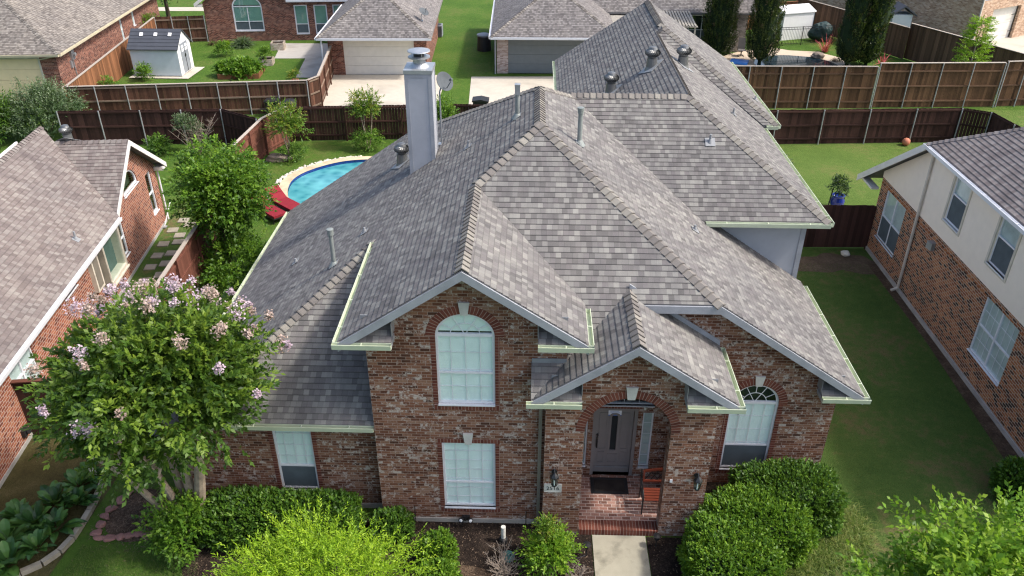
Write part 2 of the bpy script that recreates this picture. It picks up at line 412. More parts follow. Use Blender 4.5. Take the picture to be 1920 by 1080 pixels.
def caps(par, p, q, n1, n2, mat, step=0.18, w=0.155, th=0.02, name='ridge_cap'):
    """overlapping cap shingles folded over the line p(low)->q(high)"""
    p, q = Vector(p), Vector(q); d = q-p; L = d.length; d.normalize(); mb = MB()
    S = []
    for n in (n1, n2):
        n = Vector(n).normalized(); s_ = n.cross(d).normalized()
        if s_.z > 0: s_ = -s_
        S.append((s_, n))
    if abs(S[0][0].dot(S[1][0])) > 0.999: pass
    m = max(1, int(L/step)); st = L/m
    up = (S[0][1]+S[1][1]).normalized()
    for k in range(m):
        CAPN[0] += 1; u = CAPN[0]+0.5; uv4 = [(u, 0.05)]*4
        a = p+d*(st*k); b = p+d*(st*(k+1.25)); j = random.uniform(-.006, .006)
        la, lb = th+0.014, 0.004
        ca, cb = a+up*(la+.014), b+up*(lb+.014)
        for s_, n in S:
            ea, eb = a+s_*(w+j)+n*la, b+s_*(w+j)+n*lb
            fw_ = ((ea-ca).cross(cb-ca)).dot(n) > 0; mb.face([ca, ea, eb, cb] if fw_ else [cb, eb, ea, ca], uv=[(u, 0), (u, 0), (u, 1.25), (u, 1.25)] if fw_ else [(u, 1.25), (u, 1.25), (u, 0), (u, 0)])
            mb.face([ca, ea, ea-n*th, ca-up*th], uv=uv4)
            mb.face([ea, eb, eb-n*(lb+.004), ea-n*(la+.004)], uv=uv4)
    return mb.build(name, mat, par)
def nrm(pl): return Vector((-pl[1], -pl[2], 1)).normalized()
def gutter(par, p, q, out, mat='gutter_green', w=0.115, h=0.11, hang=True):
    """open trough along the eave p->q, out = outward direction"""
    p, q, out = Vector(p), Vector(q), Vector(out).normalized()
    prof = [(0.004, 0.012), (0.004, -h), (w*.85, -h), (w, 0.0), (w, 0.014), (w-.014, 0.014), (w-.014, 0.002), (w*.85-.012, -h+.012), (0.016, -h+.012), (0.016, 0.012)]
    mb = MB(); P = lambda b, x, z: b+out*x+Z*z
    n = len(prof)
    for i in range(n):
        a, b = prof[i], prof[(i+1) % n]; mb.face([P(p, *a), P(q, *a), P(q, *b), P(p, *b)])
    for e in (p, q): mb.face([P(e, 0.004, 0.012), P(e, 0.004, -h), P(e, w*.85, -h), P(e, w, 0.0)])
    L = (q-p).length; k = max(1, int(L/0.9))
    for i in range(k):
        c = p+(q-p)*((i+.5)/k); mb.bar(P(c, 0.01, 0.009), P(c, w-.006, 0.011), 0.022, 0.006)
    return mb.build('gutter', mat, par)
def board(par, p, q, w, h, mat, name='fascia', up=Z):
    mb = MB(); mb.bar(p, q, w, h, up); return mb.build(name, mat, par)
# ------------------------------------------------------------------ materials
PAL_MAIN = [(0.0, (0.112, 0.108, 0.105)), (0.22, (0.146, 0.141, 0.137)), (0.38, (0.165, 0.155, 0.154)), (0.5, (0.174, 0.168, 0.162)), (0.66, (0.193, 0.189, 0.180)), (0.82, (0.222, 0.218, 0.204)), (1.0, (0.27, 0.266, 0.246))]
PAL_LEFT = [(0.0, (0.145, 0.122, 0.115)), (0.3, (0.175, 0.148, 0.139)), (0.55, (0.198, 0.171, 0.160)), (0.8, (0.226, 0.203, 0.187)), (1.0, (0.262, 0.24, 0.22))]
PAL_RIGHT = [(0.0, (0.165, 0.142, 0.135)), (0.5, (0.225, 0.195, 0.185)), (1.0, (0.285, 0.255, 0.24))]
PAL_TAN = [(0.0, (0.12, 0.108, 0.098)), (0.4, (0.19, 0.172, 0.155)), (0.7, (0.24, 0.22, 0.196)), (1.0, (0.31, 0.285, 0.255))]
PAL_GAR = [(0.0, (0.12, 0.113, 0.11)), (0.5, (0.19, 0.178, 0.172)), (1.0, (0.27, 0.255, 0.245))]
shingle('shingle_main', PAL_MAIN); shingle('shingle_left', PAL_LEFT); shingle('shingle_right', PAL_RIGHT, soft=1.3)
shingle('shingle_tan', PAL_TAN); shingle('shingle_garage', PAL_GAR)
CAPP = [(0.0, (0.15, 0.138, 0.13)), (0.4, (0.195, 0.180, 0.165)), (0.7, (0.225, 0.21, 0.185)), (1.0, (0.265, 0.25, 0.22))]
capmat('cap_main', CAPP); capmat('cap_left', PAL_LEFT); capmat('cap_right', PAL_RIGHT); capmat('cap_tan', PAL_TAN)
PAL_BR = [(0.0, (0.075, 0.036, 0.024)), (0.12, (0.120, 0.050, 0.031)), (0.45, (0.185, 0.080, 0.048)), (0.7, (0.235, 0.112, 0.070)), (0.88, (0.26, 0.142, 0.092)), (1.0, (0.285, 0.175, 0.125))]
brick('brick_main', PAL_BR, mortar=(0.36, 0.27, 0.225), white=0.33, whitecol=(0.52, 0.46, 0.41))
brick('brick_trim', [(0, (0.095, 0.030, 0.021)), (0.5, (0.15, 0.048, 0.033)), (1, (0.19, 0.068, 0.046))], mortar=(0.32, 0.22, 0.18), row=0.40, w=0.075, mj=0.03, stack=True)
brick('brick_trim_flat', [(0, (0.095, 0.030, 0.021)), (0.5, (0.15, 0.048, 0.033)), (1, (0.19, 0.068, 0.046))], mortar=(0.32, 0.22, 0.18), row=0.0755, w=0.30, mj=0.14, stack=True)
brick('brick_left', [(0, (0.13, 0.035, 0.022)), (0.3, (0.24, 0.070, 0.038)), (0.65, (0.32, 0.105, 0.055)), (1, (0.39, 0.16, 0.09))], mortar=(0.50, 0.43, 0.37), mj=0.17, row=.085)
brick('brick_right', [(0, (0.045, 0.028, 0.022)), (0.22, (0.10, 0.048, 0.030)), (0.34, (0.24, 0.085, 0.038)), (0.7, (0.34, 0.130, 0.055)), (1, (0.42, 0.19, 0.085))], mortar=(0.50, 0.43, 0.35), mj=0.19, row=.08)
brick('brick_back', [(0, (0.09, 0.035, 0.026)), (0.4, (0.17, 0.062, 0.042)), (0.75, (0.25, 0.10, 0.066)), (1, (0.33, 0.17, 0.12))], mortar=(0.36, 0.29, 0.25))
brick('brick_pink', [(0, (0.28, 0.19, 0.165)), (0.5, (0.42, 0.33, 0.30)), (1, (0.55, 0.47, 0.44))], mortar=(0.5, 0.45, 0.42))
brick('brick_tan', [(0, (0.32, 0.19, 0.12)), (0.4, (0.47, 0.31, 0.21)), (0.8, (0.56, 0.40, 0.28)), (1, (0.62, 0.48, 0.36))], mortar=(0.5, 0.44, 0.37))
brick('brick_grey', [(0, (0.19, 0.17, 0.155)), (0.5, (0.27, 0.245, 0.225)), (1, (0.36, 0.33, 0.31))], mortar=(0.40, 0.37, 0.34))
brick('paver_brick', [(0, (0.17, 0.085, 0.065)), (0.5, (0.34, 0.175, 0.135)), (1, (0.45, 0.28, 0.225))], mortar=(0.62, 0.52, 0.46), row=0.10, w=0.21, mj=0.13, white=0.2)
brick('stone_planter', [(0, (0.26, 0.21, 0.17)), (0.5, (0.42, 0.36, 0.29)), (1, (0.52, 0.47, 0.40))], mortar=(0.25, 0.22, 0.19), row=0.12, w=0.22, mj=0.12)
flat('fascia_blue', (0.30, 0.315, 0.345), 0.55); flat('deck', (0.16, 0.155, 0.155), 0.8)
flat('siding_blue', (0.375, 0.39, 0.425), 0.65, var=0.05)
flat('gutter_green', (0.54, 0.59, 0.44), 0.42, var=0.08); flat('white_vinyl', (0.72, 0.73, 0.76), 0.42, var=0.04)
flat('white_paint', (0.70, 0.68, 0.64), 0.5, var=0.06); flat('cream_trim', (0.58, 0.53, 0.44), 0.55); flat('cream_gutter', (0.56, 0.50, 0.36), 0.5)
flat('stone_key', (0.52, 0.51, 0.47), 0.8, var=0.15); flat('concrete', (0.36, 0.345, 0.32), 0.9, var=0.2, scale=1.2)
flat('bay_interior', (0.10, 0.145, 0.135), 0.6); flat('interior', (0.030, 0.033, 0.034), 0.9); flat('blind', (0.90, 0.91, 0.90), 0.6, var=0.03); flat('insect_screen', (0.085, 0.108, 0.122), 0.75)
flat('blind_green', (0.20, 0.33, 0.285), 0.6, var=0.05); flat('blind_grey', (0.55, 0.56, 0.56), 0.6)
flat('dark_metal', (0.018, 0.019, 0.021), 0.4, 0.5); flat('galv', (0.42, 0.44, 0.46), 0.38, 0.5, metal=0.6); flat('pipe_green', (0.22, 0.245, 0.235), 0.5, 0.5)
flat('turbine_grey', (0.17, 0.175, 0.175), 0.38, 0.6, metal=0.55); flat('lead', (0.25, 0.26, 0.27), 0.5, 0.4)
flat('door_taupe', (0.235, 0.212, 0.208), 0.42, 0.4, var=0.05); flat('downspout_tan', (0.19, 0.17, 0.14), 0.5); flat('downspout_beige', (0.58, 0.52, 0.45), 0.5)
flat('mat_black', (0.035, 0.028, 0.025), 0.95, var=0.3); flat('bench_wood', (0.16, 0.034, 0.018), 0.45, 0.4, var=0.15); flat('paper', (0.80, 0.80, 0.86), 0.6, var=0.02); flat('paper_blue', (0.10, 0.20, 0.55), 0.6)
flat('stucco', (0.86, 0.765, 0.645), 0.9, var=0.025, fine=90); flat('garage_white', (0.66, 0.64, 0.585), 0.6, var=0.04); flat('garage_grey', (0.155, 0.175, 0.185), 0.6, var=0.05); flat('garage_cream', (0.80, 0.64, 0.40), 0.6, var=0.04)
flat('shed_wall', (0.50, 0.555, 0.60), 0.6, var=0.04); flat('shed_white', (0.80, 0.80, 0.80), 0.45, var=0.03); flat('shed_roof', (0.062, 0.068, 0.082), 0.6, var=0.1); flat('shed_grey', (0.24, 0.26, 0.29), 0.5)
flat('steel_post', (0.36, 0.37, 0.38), 0.45, 0.5, metal=0.35); flat('iron', (0.012, 0.012, 0.013), 0.4, 0.5)
flat('red_cushion', (0.22, 0.014, 0.024), 0.8, var=0.08); flat('blue_ceramic', (0.012, 0.030, 0.22), 0.12, 0.6); flat('terracotta', (0.42, 0.17, 0.09), 0.8)
flat('rock', (0.23, 0.185, 0.15), 0.9, var=0.3); flat('flag_red', (0.24, 0.125, 0.105), 0.9, var=0.25); flat('edging', (0.30, 0.27, 0.215), 0.9, var=0.2); flat('rock_white', (0.60, 0.56, 0.48), 0.8)
flat('bark', (0.33, 0.265, 0.20), 0.9, var=0.25, scale=5, fine=25); flat('bark_dark', (0.10, 0.075, 0.055), 0.9, var=0.3); flat('twig', (0.27, 0.22, 0.18), 0.9, var=0.25)
flat('pvc', (0.75, 0.73, 0.66), 0.5); flat('valve_green', (0.10, 0.26, 0.25), 0.6, var=0.15); flat('plastic_black', (0.02, 0.02, 0.022), 0.5, 0.4); flat('ball_orange', (0.55, 0.20, 0.12), 0.6)
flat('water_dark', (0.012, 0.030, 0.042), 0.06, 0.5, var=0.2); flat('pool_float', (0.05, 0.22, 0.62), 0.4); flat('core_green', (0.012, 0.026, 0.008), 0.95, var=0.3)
flat('sling_grey', (0.16, 0.15, 0.15), 0.8); flat('wood_weather', (0.34, 0.315, 0.27), 0.85, var=0.15); flat('tarp_dark', (0.02, 0.045, 0.045), 0.6, var=0.3); flat('dish_grey', (0.10, 0.112, 0.122), 0.75, 0.1)
flat('bloom', (0.62, 0.45, 0.60), 0.8, var=0.12, scale=6); flat('lamp_lens', (0.7, 0.72, 0.74), 0.2, 0.6)
flat('tile_blue', (0.015, 0.045, 0.22), 0.15, 0.6, var=0.3, scale=8); flat('coping', (0.55, 0.43, 0.29), 0.8, var=0.2, scale=2.5)

def mk_glass():
    g = G('glass'); _gn = g.t.nodes.new('ShaderNodeNewGeometry'); _dp = g.t.nodes.new('ShaderNodeVectorMath'); _dp.operation = 'DOT_PRODUCT'; g.t.links.new(_gn.outputs['Normal'], _dp.inputs[0]); g.t.links.new(_gn.outputs['Incoming'], _dp.inputs[1]); fr = g.math('MULTIPLY_ADD', g.math('POWER', g.math('SUBTRACT', 1.0, g.math('ABSOLUTE', _dp.outputs['Value'])), 5.0), 0.95, 0.06); tr = g.n('BsdfTransparent', (0.87, 0.965, 0.945)); gl = g.n('BsdfGlossy', (0.95, 0.97, 1.0), 0.03)
    mx = g.t.nodes.new('ShaderNodeMixShader'); g.t.links.new(g.math('MULTIPLY_ADD', fr, 1.0, 0.02), mx.inputs[0])
    g.t.links.new(tr, mx.inputs[1]); g.t.links.new(gl, mx.inputs[2]); g.t.links.new(mx.outputs[0], g.out.inputs[0]); MAT['glass'] = g.m
mk_glass()
def fencemat(name, c, spread=0.35, green=0.0):
    g = G(name, 0.85, 0.2); a = g.attr('lc'); p = g.objc(); uv, u, v = g.uv()
    grain = g.noise(9, 5, g.n('Mapping', uv, None, None, (8.0, 0.5, 1.0)))
    big = g.noise(0.6, 3, p); f = g.math('MULTIPLY_ADD', a, 0.5, g.math('MULTIPLY_ADD', grain, 0.35, g.math('MULTIPLY', big, 0.25)))
    lo = tuple(x*(1-spread) for x in c); hi = tuple(x*(1+spread*1.3) for x in c)
    g.col(g.ramp(f, [(0.2, lo), (0.55, c), (0.9, hi)])); g.bump(grain, 0.3, 0.01); MAT[name] = g.m
fencemat('fence_dark', (0.050, 0.024, 0.019), .55); fencemat('fence_brown', (0.092, 0.043, 0.028), .55); fencemat('fence_tall', (0.105, 0.056, 0.030), 0.7)
fencemat('fence_orange', (0.20, 0.088, 0.042), 0.5); fencemat('fence_red', (0.150, 0.060, 0.042)); fencemat('fence_rail', (0.19, 0.135, 0.10)); fencemat('fence_cap', (0.36, 0.31, 0.265), 0.2)
fencemat('fence_weather', (0.125, 0.072, 0.044), 0.5)

def grass(name, c1, c2, c3, dry=(0.14, 0.105, 0.05), dryamt=0.5, sc=1.0):
    g = G(name, 0.9, 0.15); p = g.pos()
    a = g.noise(0.35*sc, 4, p, 0.6); b = g.noise(3.5*sc, 4, p, 0.65); c = g.noise(34*sc, 3, p, 0.7); d = g.noise(130*sc, 2, p)
    f = g.math('MULTIPLY_ADD', a, 0.45, g.math('MULTIPLY_ADD', b, 0.35, g.math('MULTIPLY', c, 0.35)))
    col = g.ramp(f, [(0.38, c1), (0.56, c2), (0.75, c3)])
    col = g.mix(g.n('MapRange', g.math('MULTIPLY_ADD', b, 0.55, g.math('MULTIPLY', a, 0.6)), 0.58, 0.72, 0.0, dryamt), col, dry)
    col = g.mix(1.0, col, g.ramp(d, [(0.32, (0.55, 0.55, 0.55)), (0.68, (1.4, 1.4, 1.4))]), 'MULTIPLY')
    g.col(col); g.bump(g.math('MULTIPLY_ADD', c, 0.7, g.math('MULTIPLY', d, 0.6)), 0.8, 0.05); MAT[name] = g.m
grass('grass_sun', (0.036, 0.084, 0.011), (0.065, 0.130, 0.017), (0.10, 0.175, 0.026), dryamt=0.35)
grass('grass_back', (0.065, 0.115, 0.020), (0.095, 0.155, 0.030), (0.13, 0.185, 0.042), dry=(0.17, 0.135, 0.06), dryamt=0.35)
grass('grass_side', (0.040, 0.088, 0.017), (0.074, 0.130, 0.027), (0.125, 0.165, 0.045), dry=(0.17, 0.118, 0.062), dryamt=0.75)
def soil(name, c1, c2, c3, sc=1.0):
    g = G(name, 0.95, 0.1); p = g.pos(); a = g.noise(1.4*sc, 4, p); b = g.noise(38*sc, 5, p, 0.75); d = g.noise(9*sc, 4, p, 0.7)
    f = g.math('MULTIPLY_ADD', a, 0.35, g.math('MULTIPLY_ADD', b, 0.45, g.math('MULTIPLY', d, 0.3)))
    g.col(g.ramp(f, [(0.4, c1), (0.56, c2), (0.70, c3)])); g.bump(b, 0.9, 0.04); MAT[name] = g.m
soil('mulch', (0.012, 0.009, 0.008), (0.030, 0.022, 0.018), (0.10, 0.072, 0.055)); soil('leaf_litter', (0.04, 0.026, 0.018), (0.10, 0.066, 0.045), (0.22, 0.16, 0.11)); soil('moss_soil', (0.050, 0.040, 0.022), (0.085, 0.078, 0.030), (0.14, 0.115, 0.060), 1.4); soil('soil', (0.07, 0.05, 0.035), (0.13, 0.095, 0.065), (0.21, 0.16, 0.11))
def concr(name, c, stain=0.5, ss=0.5):
    g = G(name, 0.88, 0.2); p = g.pos(); a = g.noise(ss, 5, p, 0.65); b = g.noise(4, 4, p); d = g.noise(70, 3, p)
    col = g.ramp(g.math('MULTIPLY_ADD', b, 0.5, g.math('MULTIPLY', d, 0.5)), [(0.3, tuple(x*0.86 for x in c)), (0.7, tuple(min(1, x*1.1) for x in c))])
    col = g.mix(g.n('MapRange', a, 0.52, 0.72, 0.0, stain), col, tuple(x*0.42 for x in c))
    g.col(col); g.bump(d, 0.3, 0.01); MAT[name] = g.m
concr('driveway', (0.50, 0.455, 0.38)); concr('path', (0.36, 0.335, 0.26), .75, 1.6); concr('patio', (0.40, 0.375, 0.335), 0.6); concr('pool_deck', (0.56, 0.46, 0.35), 0.2)
def water(name, c1, c2):
    g = G(name, 0.05, 0.5); p = g.pos(); n = g.noise(1.2, 2, p); v = g.n('TexVoronoi', p, None, 2.6, o=0, feature='SMOOTH_F1')
    f = g.math('MULTIPLY_ADD', n, 0.55, g.math('MULTIPLY', v, 0.6)); g.col(g.ramp(f, [(0.3, c1), (0.75, c2)])); g.bump(g.noise(5, 3, p), 0.12, 0.03); MAT[name] = g.m
water('pool_water', (0.03, 0.20, 0.25), (0.12, 0.40, 0.43))
leafmat('leaf_crape', (0.017, 0.048, 0.010), (0.070, 0.140, 0.016), (0.21, 0.30, 0.034))
leafmat('leaf_mid', (0.024, 0.068, 0.009), (0.088, 0.195, 0.016), (0.20, 0.33, 0.032))
leafmat('leaf_lime', (0.11, 0.22, 0.010), (0.24, 0.41, 0.016), (0.40, 0.56, 0.035), trans=0.4)
leafmat('leaf_maple', (0.050, 0.125, 0.010), (0.14, 0.29, 0.016), (0.31, 0.44, 0.04), trans=0.4)
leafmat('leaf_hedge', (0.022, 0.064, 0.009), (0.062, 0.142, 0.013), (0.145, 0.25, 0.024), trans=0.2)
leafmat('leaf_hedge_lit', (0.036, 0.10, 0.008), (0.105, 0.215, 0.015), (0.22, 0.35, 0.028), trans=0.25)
leafmat('leaf_dark', (0.008, 0.022, 0.009), (0.020, 0.050, 0.014), (0.050, 0.095, 0.024), trans=0.15)
leafmat('leaf_grey', (0.035, 0.065, 0.028), (0.075, 0.125, 0.050), (0.20, 0.25, 0.15), trans=0.2)
leafmat('leaf_cypress', (0.016, 0.030, 0.008), (0.045, 0.070, 0.016), (0.13, 0.155, 0.036), trans=0.1)
leafmat('leaf_brown', (0.05, 0.032, 0.018), (0.10, 0.065, 0.035), (0.20, 0.13, 0.07), trans=0.1)
leafmat('leaf_hosta', (0.016, 0.050, 0.014), (0.040, 0.110, 0.024), (0.095, 0.20, 0.040), rough=0.35, trans=0.15)
leafmat('leaf_liriope', (0.05, 0.11, 0.014), (0.13, 0.20, 0.03), (0.32, 0.32, 0.10), trans=0.25)
leafmat('petal', (0.42, 0.29, 0.38), (0.58, 0.44, 0.53), (0.72, 0.62, 0.67), trans=0.3, rough=0.8)
leafmat('petal_tan', (0.30, 0.20, 0.17), (0.46, 0.34, 0.30), (0.62, 0.50, 0.46), trans=0.3, rough=0.8)
leafmat('leaf_redtip', (0.05, 0.12, 0.013), (0.12, 0.225, 0.02), (0.33, 0.27, 0.045), trans=0.35)
leafmat('spike_red', (0.30, 0.03, 0.05), (0.48, 0.06, 0.09), (0.62, 0.12, 0.15), trans=0.2)
leafmat('litter_flake', (0.03, 0.02, 0.014), (0.10, 0.066, 0.045), (0.30, 0.22, 0.15), trans=0.0, rough=0.9)
# ================================================================== MAIN HOUSE
HS = thing('brick_house', 'large red brown brick house with grey shingle roofs and arched front porch', 'house', (2, 13.5, 0))
PL_L = (8.074, 0.67, 0); PL_F = (8.21-.67*18.93, 0, .67); PL_R = (8.344, -.67, 0); PL_T = (7.21-.67*1.29, -.67, 0)
PL_LOW = (5.49-.649*17.84, 0, .649); PL_PL = (5.72-.67*2.2, .67, 0); PL_PR = (5.72+.67*2.2, -.67, 0)
PL_S = (5.25-.67*19.7, 0, .67); PL_S2 = (5.25+.67*8.05, -.67, 0); PL_SB = (7.6+.67*23.2, 0, -.67)
PL_TL = (5.25-.67*.97, .67, 0); PL_TF = (5.3-.67*27.3, 0, .67); PL_TR = (5.3+.67*8.58, -.67, 0); PL_BK = (8.21+.67*21.82, 0, -.67)
SM = 'shingle_main'
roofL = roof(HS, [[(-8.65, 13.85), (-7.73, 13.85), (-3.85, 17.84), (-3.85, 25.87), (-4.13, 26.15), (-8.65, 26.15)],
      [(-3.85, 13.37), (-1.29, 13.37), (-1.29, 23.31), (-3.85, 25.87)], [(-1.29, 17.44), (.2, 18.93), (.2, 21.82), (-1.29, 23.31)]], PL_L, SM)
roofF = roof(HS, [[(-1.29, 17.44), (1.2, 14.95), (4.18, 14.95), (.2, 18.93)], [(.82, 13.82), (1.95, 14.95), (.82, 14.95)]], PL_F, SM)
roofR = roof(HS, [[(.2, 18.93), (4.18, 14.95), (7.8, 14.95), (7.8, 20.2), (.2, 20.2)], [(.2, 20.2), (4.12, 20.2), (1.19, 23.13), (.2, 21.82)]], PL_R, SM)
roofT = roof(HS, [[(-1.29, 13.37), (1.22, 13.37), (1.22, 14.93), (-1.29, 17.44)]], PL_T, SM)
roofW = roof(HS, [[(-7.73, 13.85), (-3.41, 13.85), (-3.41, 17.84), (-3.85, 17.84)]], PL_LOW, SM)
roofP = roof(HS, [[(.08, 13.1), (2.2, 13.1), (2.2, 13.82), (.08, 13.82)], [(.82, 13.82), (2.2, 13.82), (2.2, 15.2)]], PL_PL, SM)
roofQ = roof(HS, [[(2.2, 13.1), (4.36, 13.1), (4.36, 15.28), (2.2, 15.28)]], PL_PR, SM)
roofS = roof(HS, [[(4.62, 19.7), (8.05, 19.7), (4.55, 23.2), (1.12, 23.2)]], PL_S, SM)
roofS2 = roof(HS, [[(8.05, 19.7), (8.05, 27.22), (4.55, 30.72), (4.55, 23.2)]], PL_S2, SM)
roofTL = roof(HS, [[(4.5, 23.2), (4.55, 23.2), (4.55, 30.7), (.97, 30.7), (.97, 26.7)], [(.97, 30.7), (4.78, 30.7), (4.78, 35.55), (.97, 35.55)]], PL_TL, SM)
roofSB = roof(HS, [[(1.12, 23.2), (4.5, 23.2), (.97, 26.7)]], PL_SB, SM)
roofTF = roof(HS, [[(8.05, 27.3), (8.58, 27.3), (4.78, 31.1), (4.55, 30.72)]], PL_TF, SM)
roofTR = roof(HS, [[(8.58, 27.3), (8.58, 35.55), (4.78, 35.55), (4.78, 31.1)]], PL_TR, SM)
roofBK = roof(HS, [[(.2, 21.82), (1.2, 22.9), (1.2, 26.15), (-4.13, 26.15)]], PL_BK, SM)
# ridge and hip caps
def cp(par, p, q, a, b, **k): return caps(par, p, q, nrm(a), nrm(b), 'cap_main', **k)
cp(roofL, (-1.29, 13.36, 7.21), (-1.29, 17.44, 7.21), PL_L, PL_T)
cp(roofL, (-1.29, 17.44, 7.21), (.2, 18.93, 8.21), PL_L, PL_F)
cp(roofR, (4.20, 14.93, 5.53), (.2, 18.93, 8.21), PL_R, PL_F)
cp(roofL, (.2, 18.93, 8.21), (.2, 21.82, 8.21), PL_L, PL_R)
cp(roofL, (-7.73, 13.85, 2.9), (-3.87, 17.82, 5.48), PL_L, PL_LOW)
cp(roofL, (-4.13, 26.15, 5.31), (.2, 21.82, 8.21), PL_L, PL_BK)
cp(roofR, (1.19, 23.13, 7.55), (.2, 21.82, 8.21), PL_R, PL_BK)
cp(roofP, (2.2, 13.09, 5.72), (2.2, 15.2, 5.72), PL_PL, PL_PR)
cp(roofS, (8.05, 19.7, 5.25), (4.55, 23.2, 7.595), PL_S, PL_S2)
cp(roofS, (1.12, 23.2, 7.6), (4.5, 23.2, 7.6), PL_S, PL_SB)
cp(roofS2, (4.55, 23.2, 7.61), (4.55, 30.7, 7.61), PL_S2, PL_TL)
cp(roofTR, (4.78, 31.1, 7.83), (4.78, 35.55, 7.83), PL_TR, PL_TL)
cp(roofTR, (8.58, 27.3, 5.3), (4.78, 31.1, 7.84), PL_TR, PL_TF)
# rake boards
def rake(p, q, h=0.19, out=(0, -1, 0), mat='fascia_blue', t=0.035, dz=-0.125, par=None):
    o = Vector(out)*(t/2+0.004); mb = MB(); p, q = Vector(p)+o, Vector(q)+o; d = (q-p)
    P = [p+Z*(dz-h/2), q+Z*(dz-h/2), q+Z*(dz+h/2), p+Z*(dz+h/2)]
    mb.prism([x-Vector(out)*t/2 for x in P], Vector(out)*t); return mb.build('fascia', mat, par or HS)
for x in (-3.86, 1.23): rake((-1.29, 13.37, 7.21), (x, 13.37, 7.21-.67*abs(x+1.29)))
for x in (.08, 4.36): rake((2.2, 13.1, 5.72), (x, 13.1, 5.72-.67*abs(x-2.2)))
rake((2.0, 14.95, 5.543), (4.18, 14.95, 5.543)); rake((4.18, 14.95, 5.543), (7.79, 14.95, 3.124))
rake((4.36, 15.28, 4.27), (2.2, 15.28, 5.72), h=0.12, dz=0.075)                       # flashing board where the porch roof meets the wall
# walls
F = Fr((0, 13.8, 0), (1, 0, 0))
tw_arch = archhole(-1.93, -0.69, 3.6, 5.39, .55); tw_low = rect(-1.91, -.70, .5, 2.49)
wall(F, [(-3.4, .13), (.82, .13), (.82, 5.7), (-1.29, 7.12), (-3.4, 5.7)], [tw_arch, tw_low]).build('wall', 'brick_main', HS)
wall(Fr((-3.4, 0, 0), (0, -1, 0)), rect(-18.2, -14.0, .13, 5.66)).build('wall', 'brick_main', HS)
wall(Fr((.82, 0, 0), (0, 1, 0)), rect(14.0, 15.3, .13, 5.3)).build('wall', 'brick_main', HS)
FL = Fr((0, 14.2, 0), (1, 0, 0)); lf = rect(-5.9, -4.99, .55, 2.60)
wall(FL, [(-8.2, .13), (-3.405, .13), (-3.405, 3.05), (-7.38, 3.05), (-8.2, 2.5)], [lf]).build('wall', 'brick_main', HS)
wall(Fr((-8.2, 0, 0), (0, -1, 0)), rect(-26, -14.4, .0, 2.5)).build('wall', 'brick_main', HS)
FRW = Fr((0, 15.3, 0), (1, 0, 0)); rt = archhole(4.87, 6.01, .5, 2.57, .56)
door_h = rect(1.62, 2.70, .17, 2.34); sr = rect(2.82, 3.08, .5, 2.23); sl = rect(1.24, 1.50, .5, 2.23); tr = archhole(1.25, 3.07, 2.45, 2.52, .7)
wall(FRW, [(1.02, .0), (7.35, .0), (7.35, 3.31), (4.02, 5.55), (1.02, 5.55)], [door_h, sr, sl, tr, rt]).build('wall', 'brick_main', HS)
wall(Fr((7.35, 0, 0), (0, 1, 0)), rect(15.5, 20.2, 0, 3.3)).build('wall', 'brick_main', HS)
FP = Fr((0, 13.5, 0), (1, 0, 0))
wall(FP, [(.40, 0), (1.26, 0), (1.26, 3.15)]+arc(2.195, 3.15, .935, 180, 0, 20)[1:-1]+[(3.13, 3.15), (3.13, 0), (4.08, 0), (4.08, 4.37), (2.2, 5.63), (.40, 4.42)], t=0.33).build('wall', 'brick_main', HS)
wall(Fr((4.08, 0, 0), (0, 1, 0)), [(13.83, 3.05), (14.5, 3.05), (14.5, 0), (15.3, 0), (15.3, 4.37), (13.83, 4.37)], t=.3).build('wall', 'brick_main', HS)  # unseen porch side, rear part closed to shade the back of the floor
wall(Fr((-8.2, 26, 0), (-1, 0, 0)), [(-16, 0), (0, 0), (0, 2.4), (-4, 5.1), (-8.5, 5.1), (-16, 3.0)]).build('wall', 'brick_main', HS)
mb = MB(); mb.box(-3.43, .395, 13.765, 14.0, -.2, .13); mb.box(-8.2, -3.43, 14.165, 14.4, -.2, .13); mb.build('foundation', 'concrete', HS)
# upper siding wing
FS = Fr((0, 20.2, 0), (1, 0, 0))
wall(FS, [(4.3, 5.3), (4.3, 5.2), (7.6, 3.0), (7.6, 5.3)]).build('siding_wall', 'siding_blue', HS)
wall(Fr((7.6, 0, 0), (0, 1, 0)), rect(20.4, 35.4, 0, 5.2)).build('siding_wall', 'siding_blue', HS)
wall(Fr((7.6, 35.4, 0), (-1, 0, 0)), [(0, 0), (6.2, 0), (6.2, 5.3), (2.9, 7.5), (0, 5.3)]).build('siding_wall', 'siding_blue', HS)
wall(Fr((1.4, 0, 0), (0, -1, 0)), rect(-35.4, -24, 0, 5.2)).build('siding_wall', 'siding_blue', HS)
mb = MB(); mb.obox((7.56, 20.188, 4.15), (.07, 0, 0), (0, .014, 0), (0, 0, 1.15)); mb.obox((6.0, 20.19, 5.13), (1.48, 0, 0), (0, .012, 0), (0, 0, .06)); mb.build('corner_board', 'fascia_blue', HS)
mb = MB(); mb.face([(4.3, 19.72, 5.13), (8.03, 19.72, 5.13), (8.03, 20.2, 5.13), (4.3, 20.2, 5.13)]); mb.build('soffit', 'fascia_blue', HS)
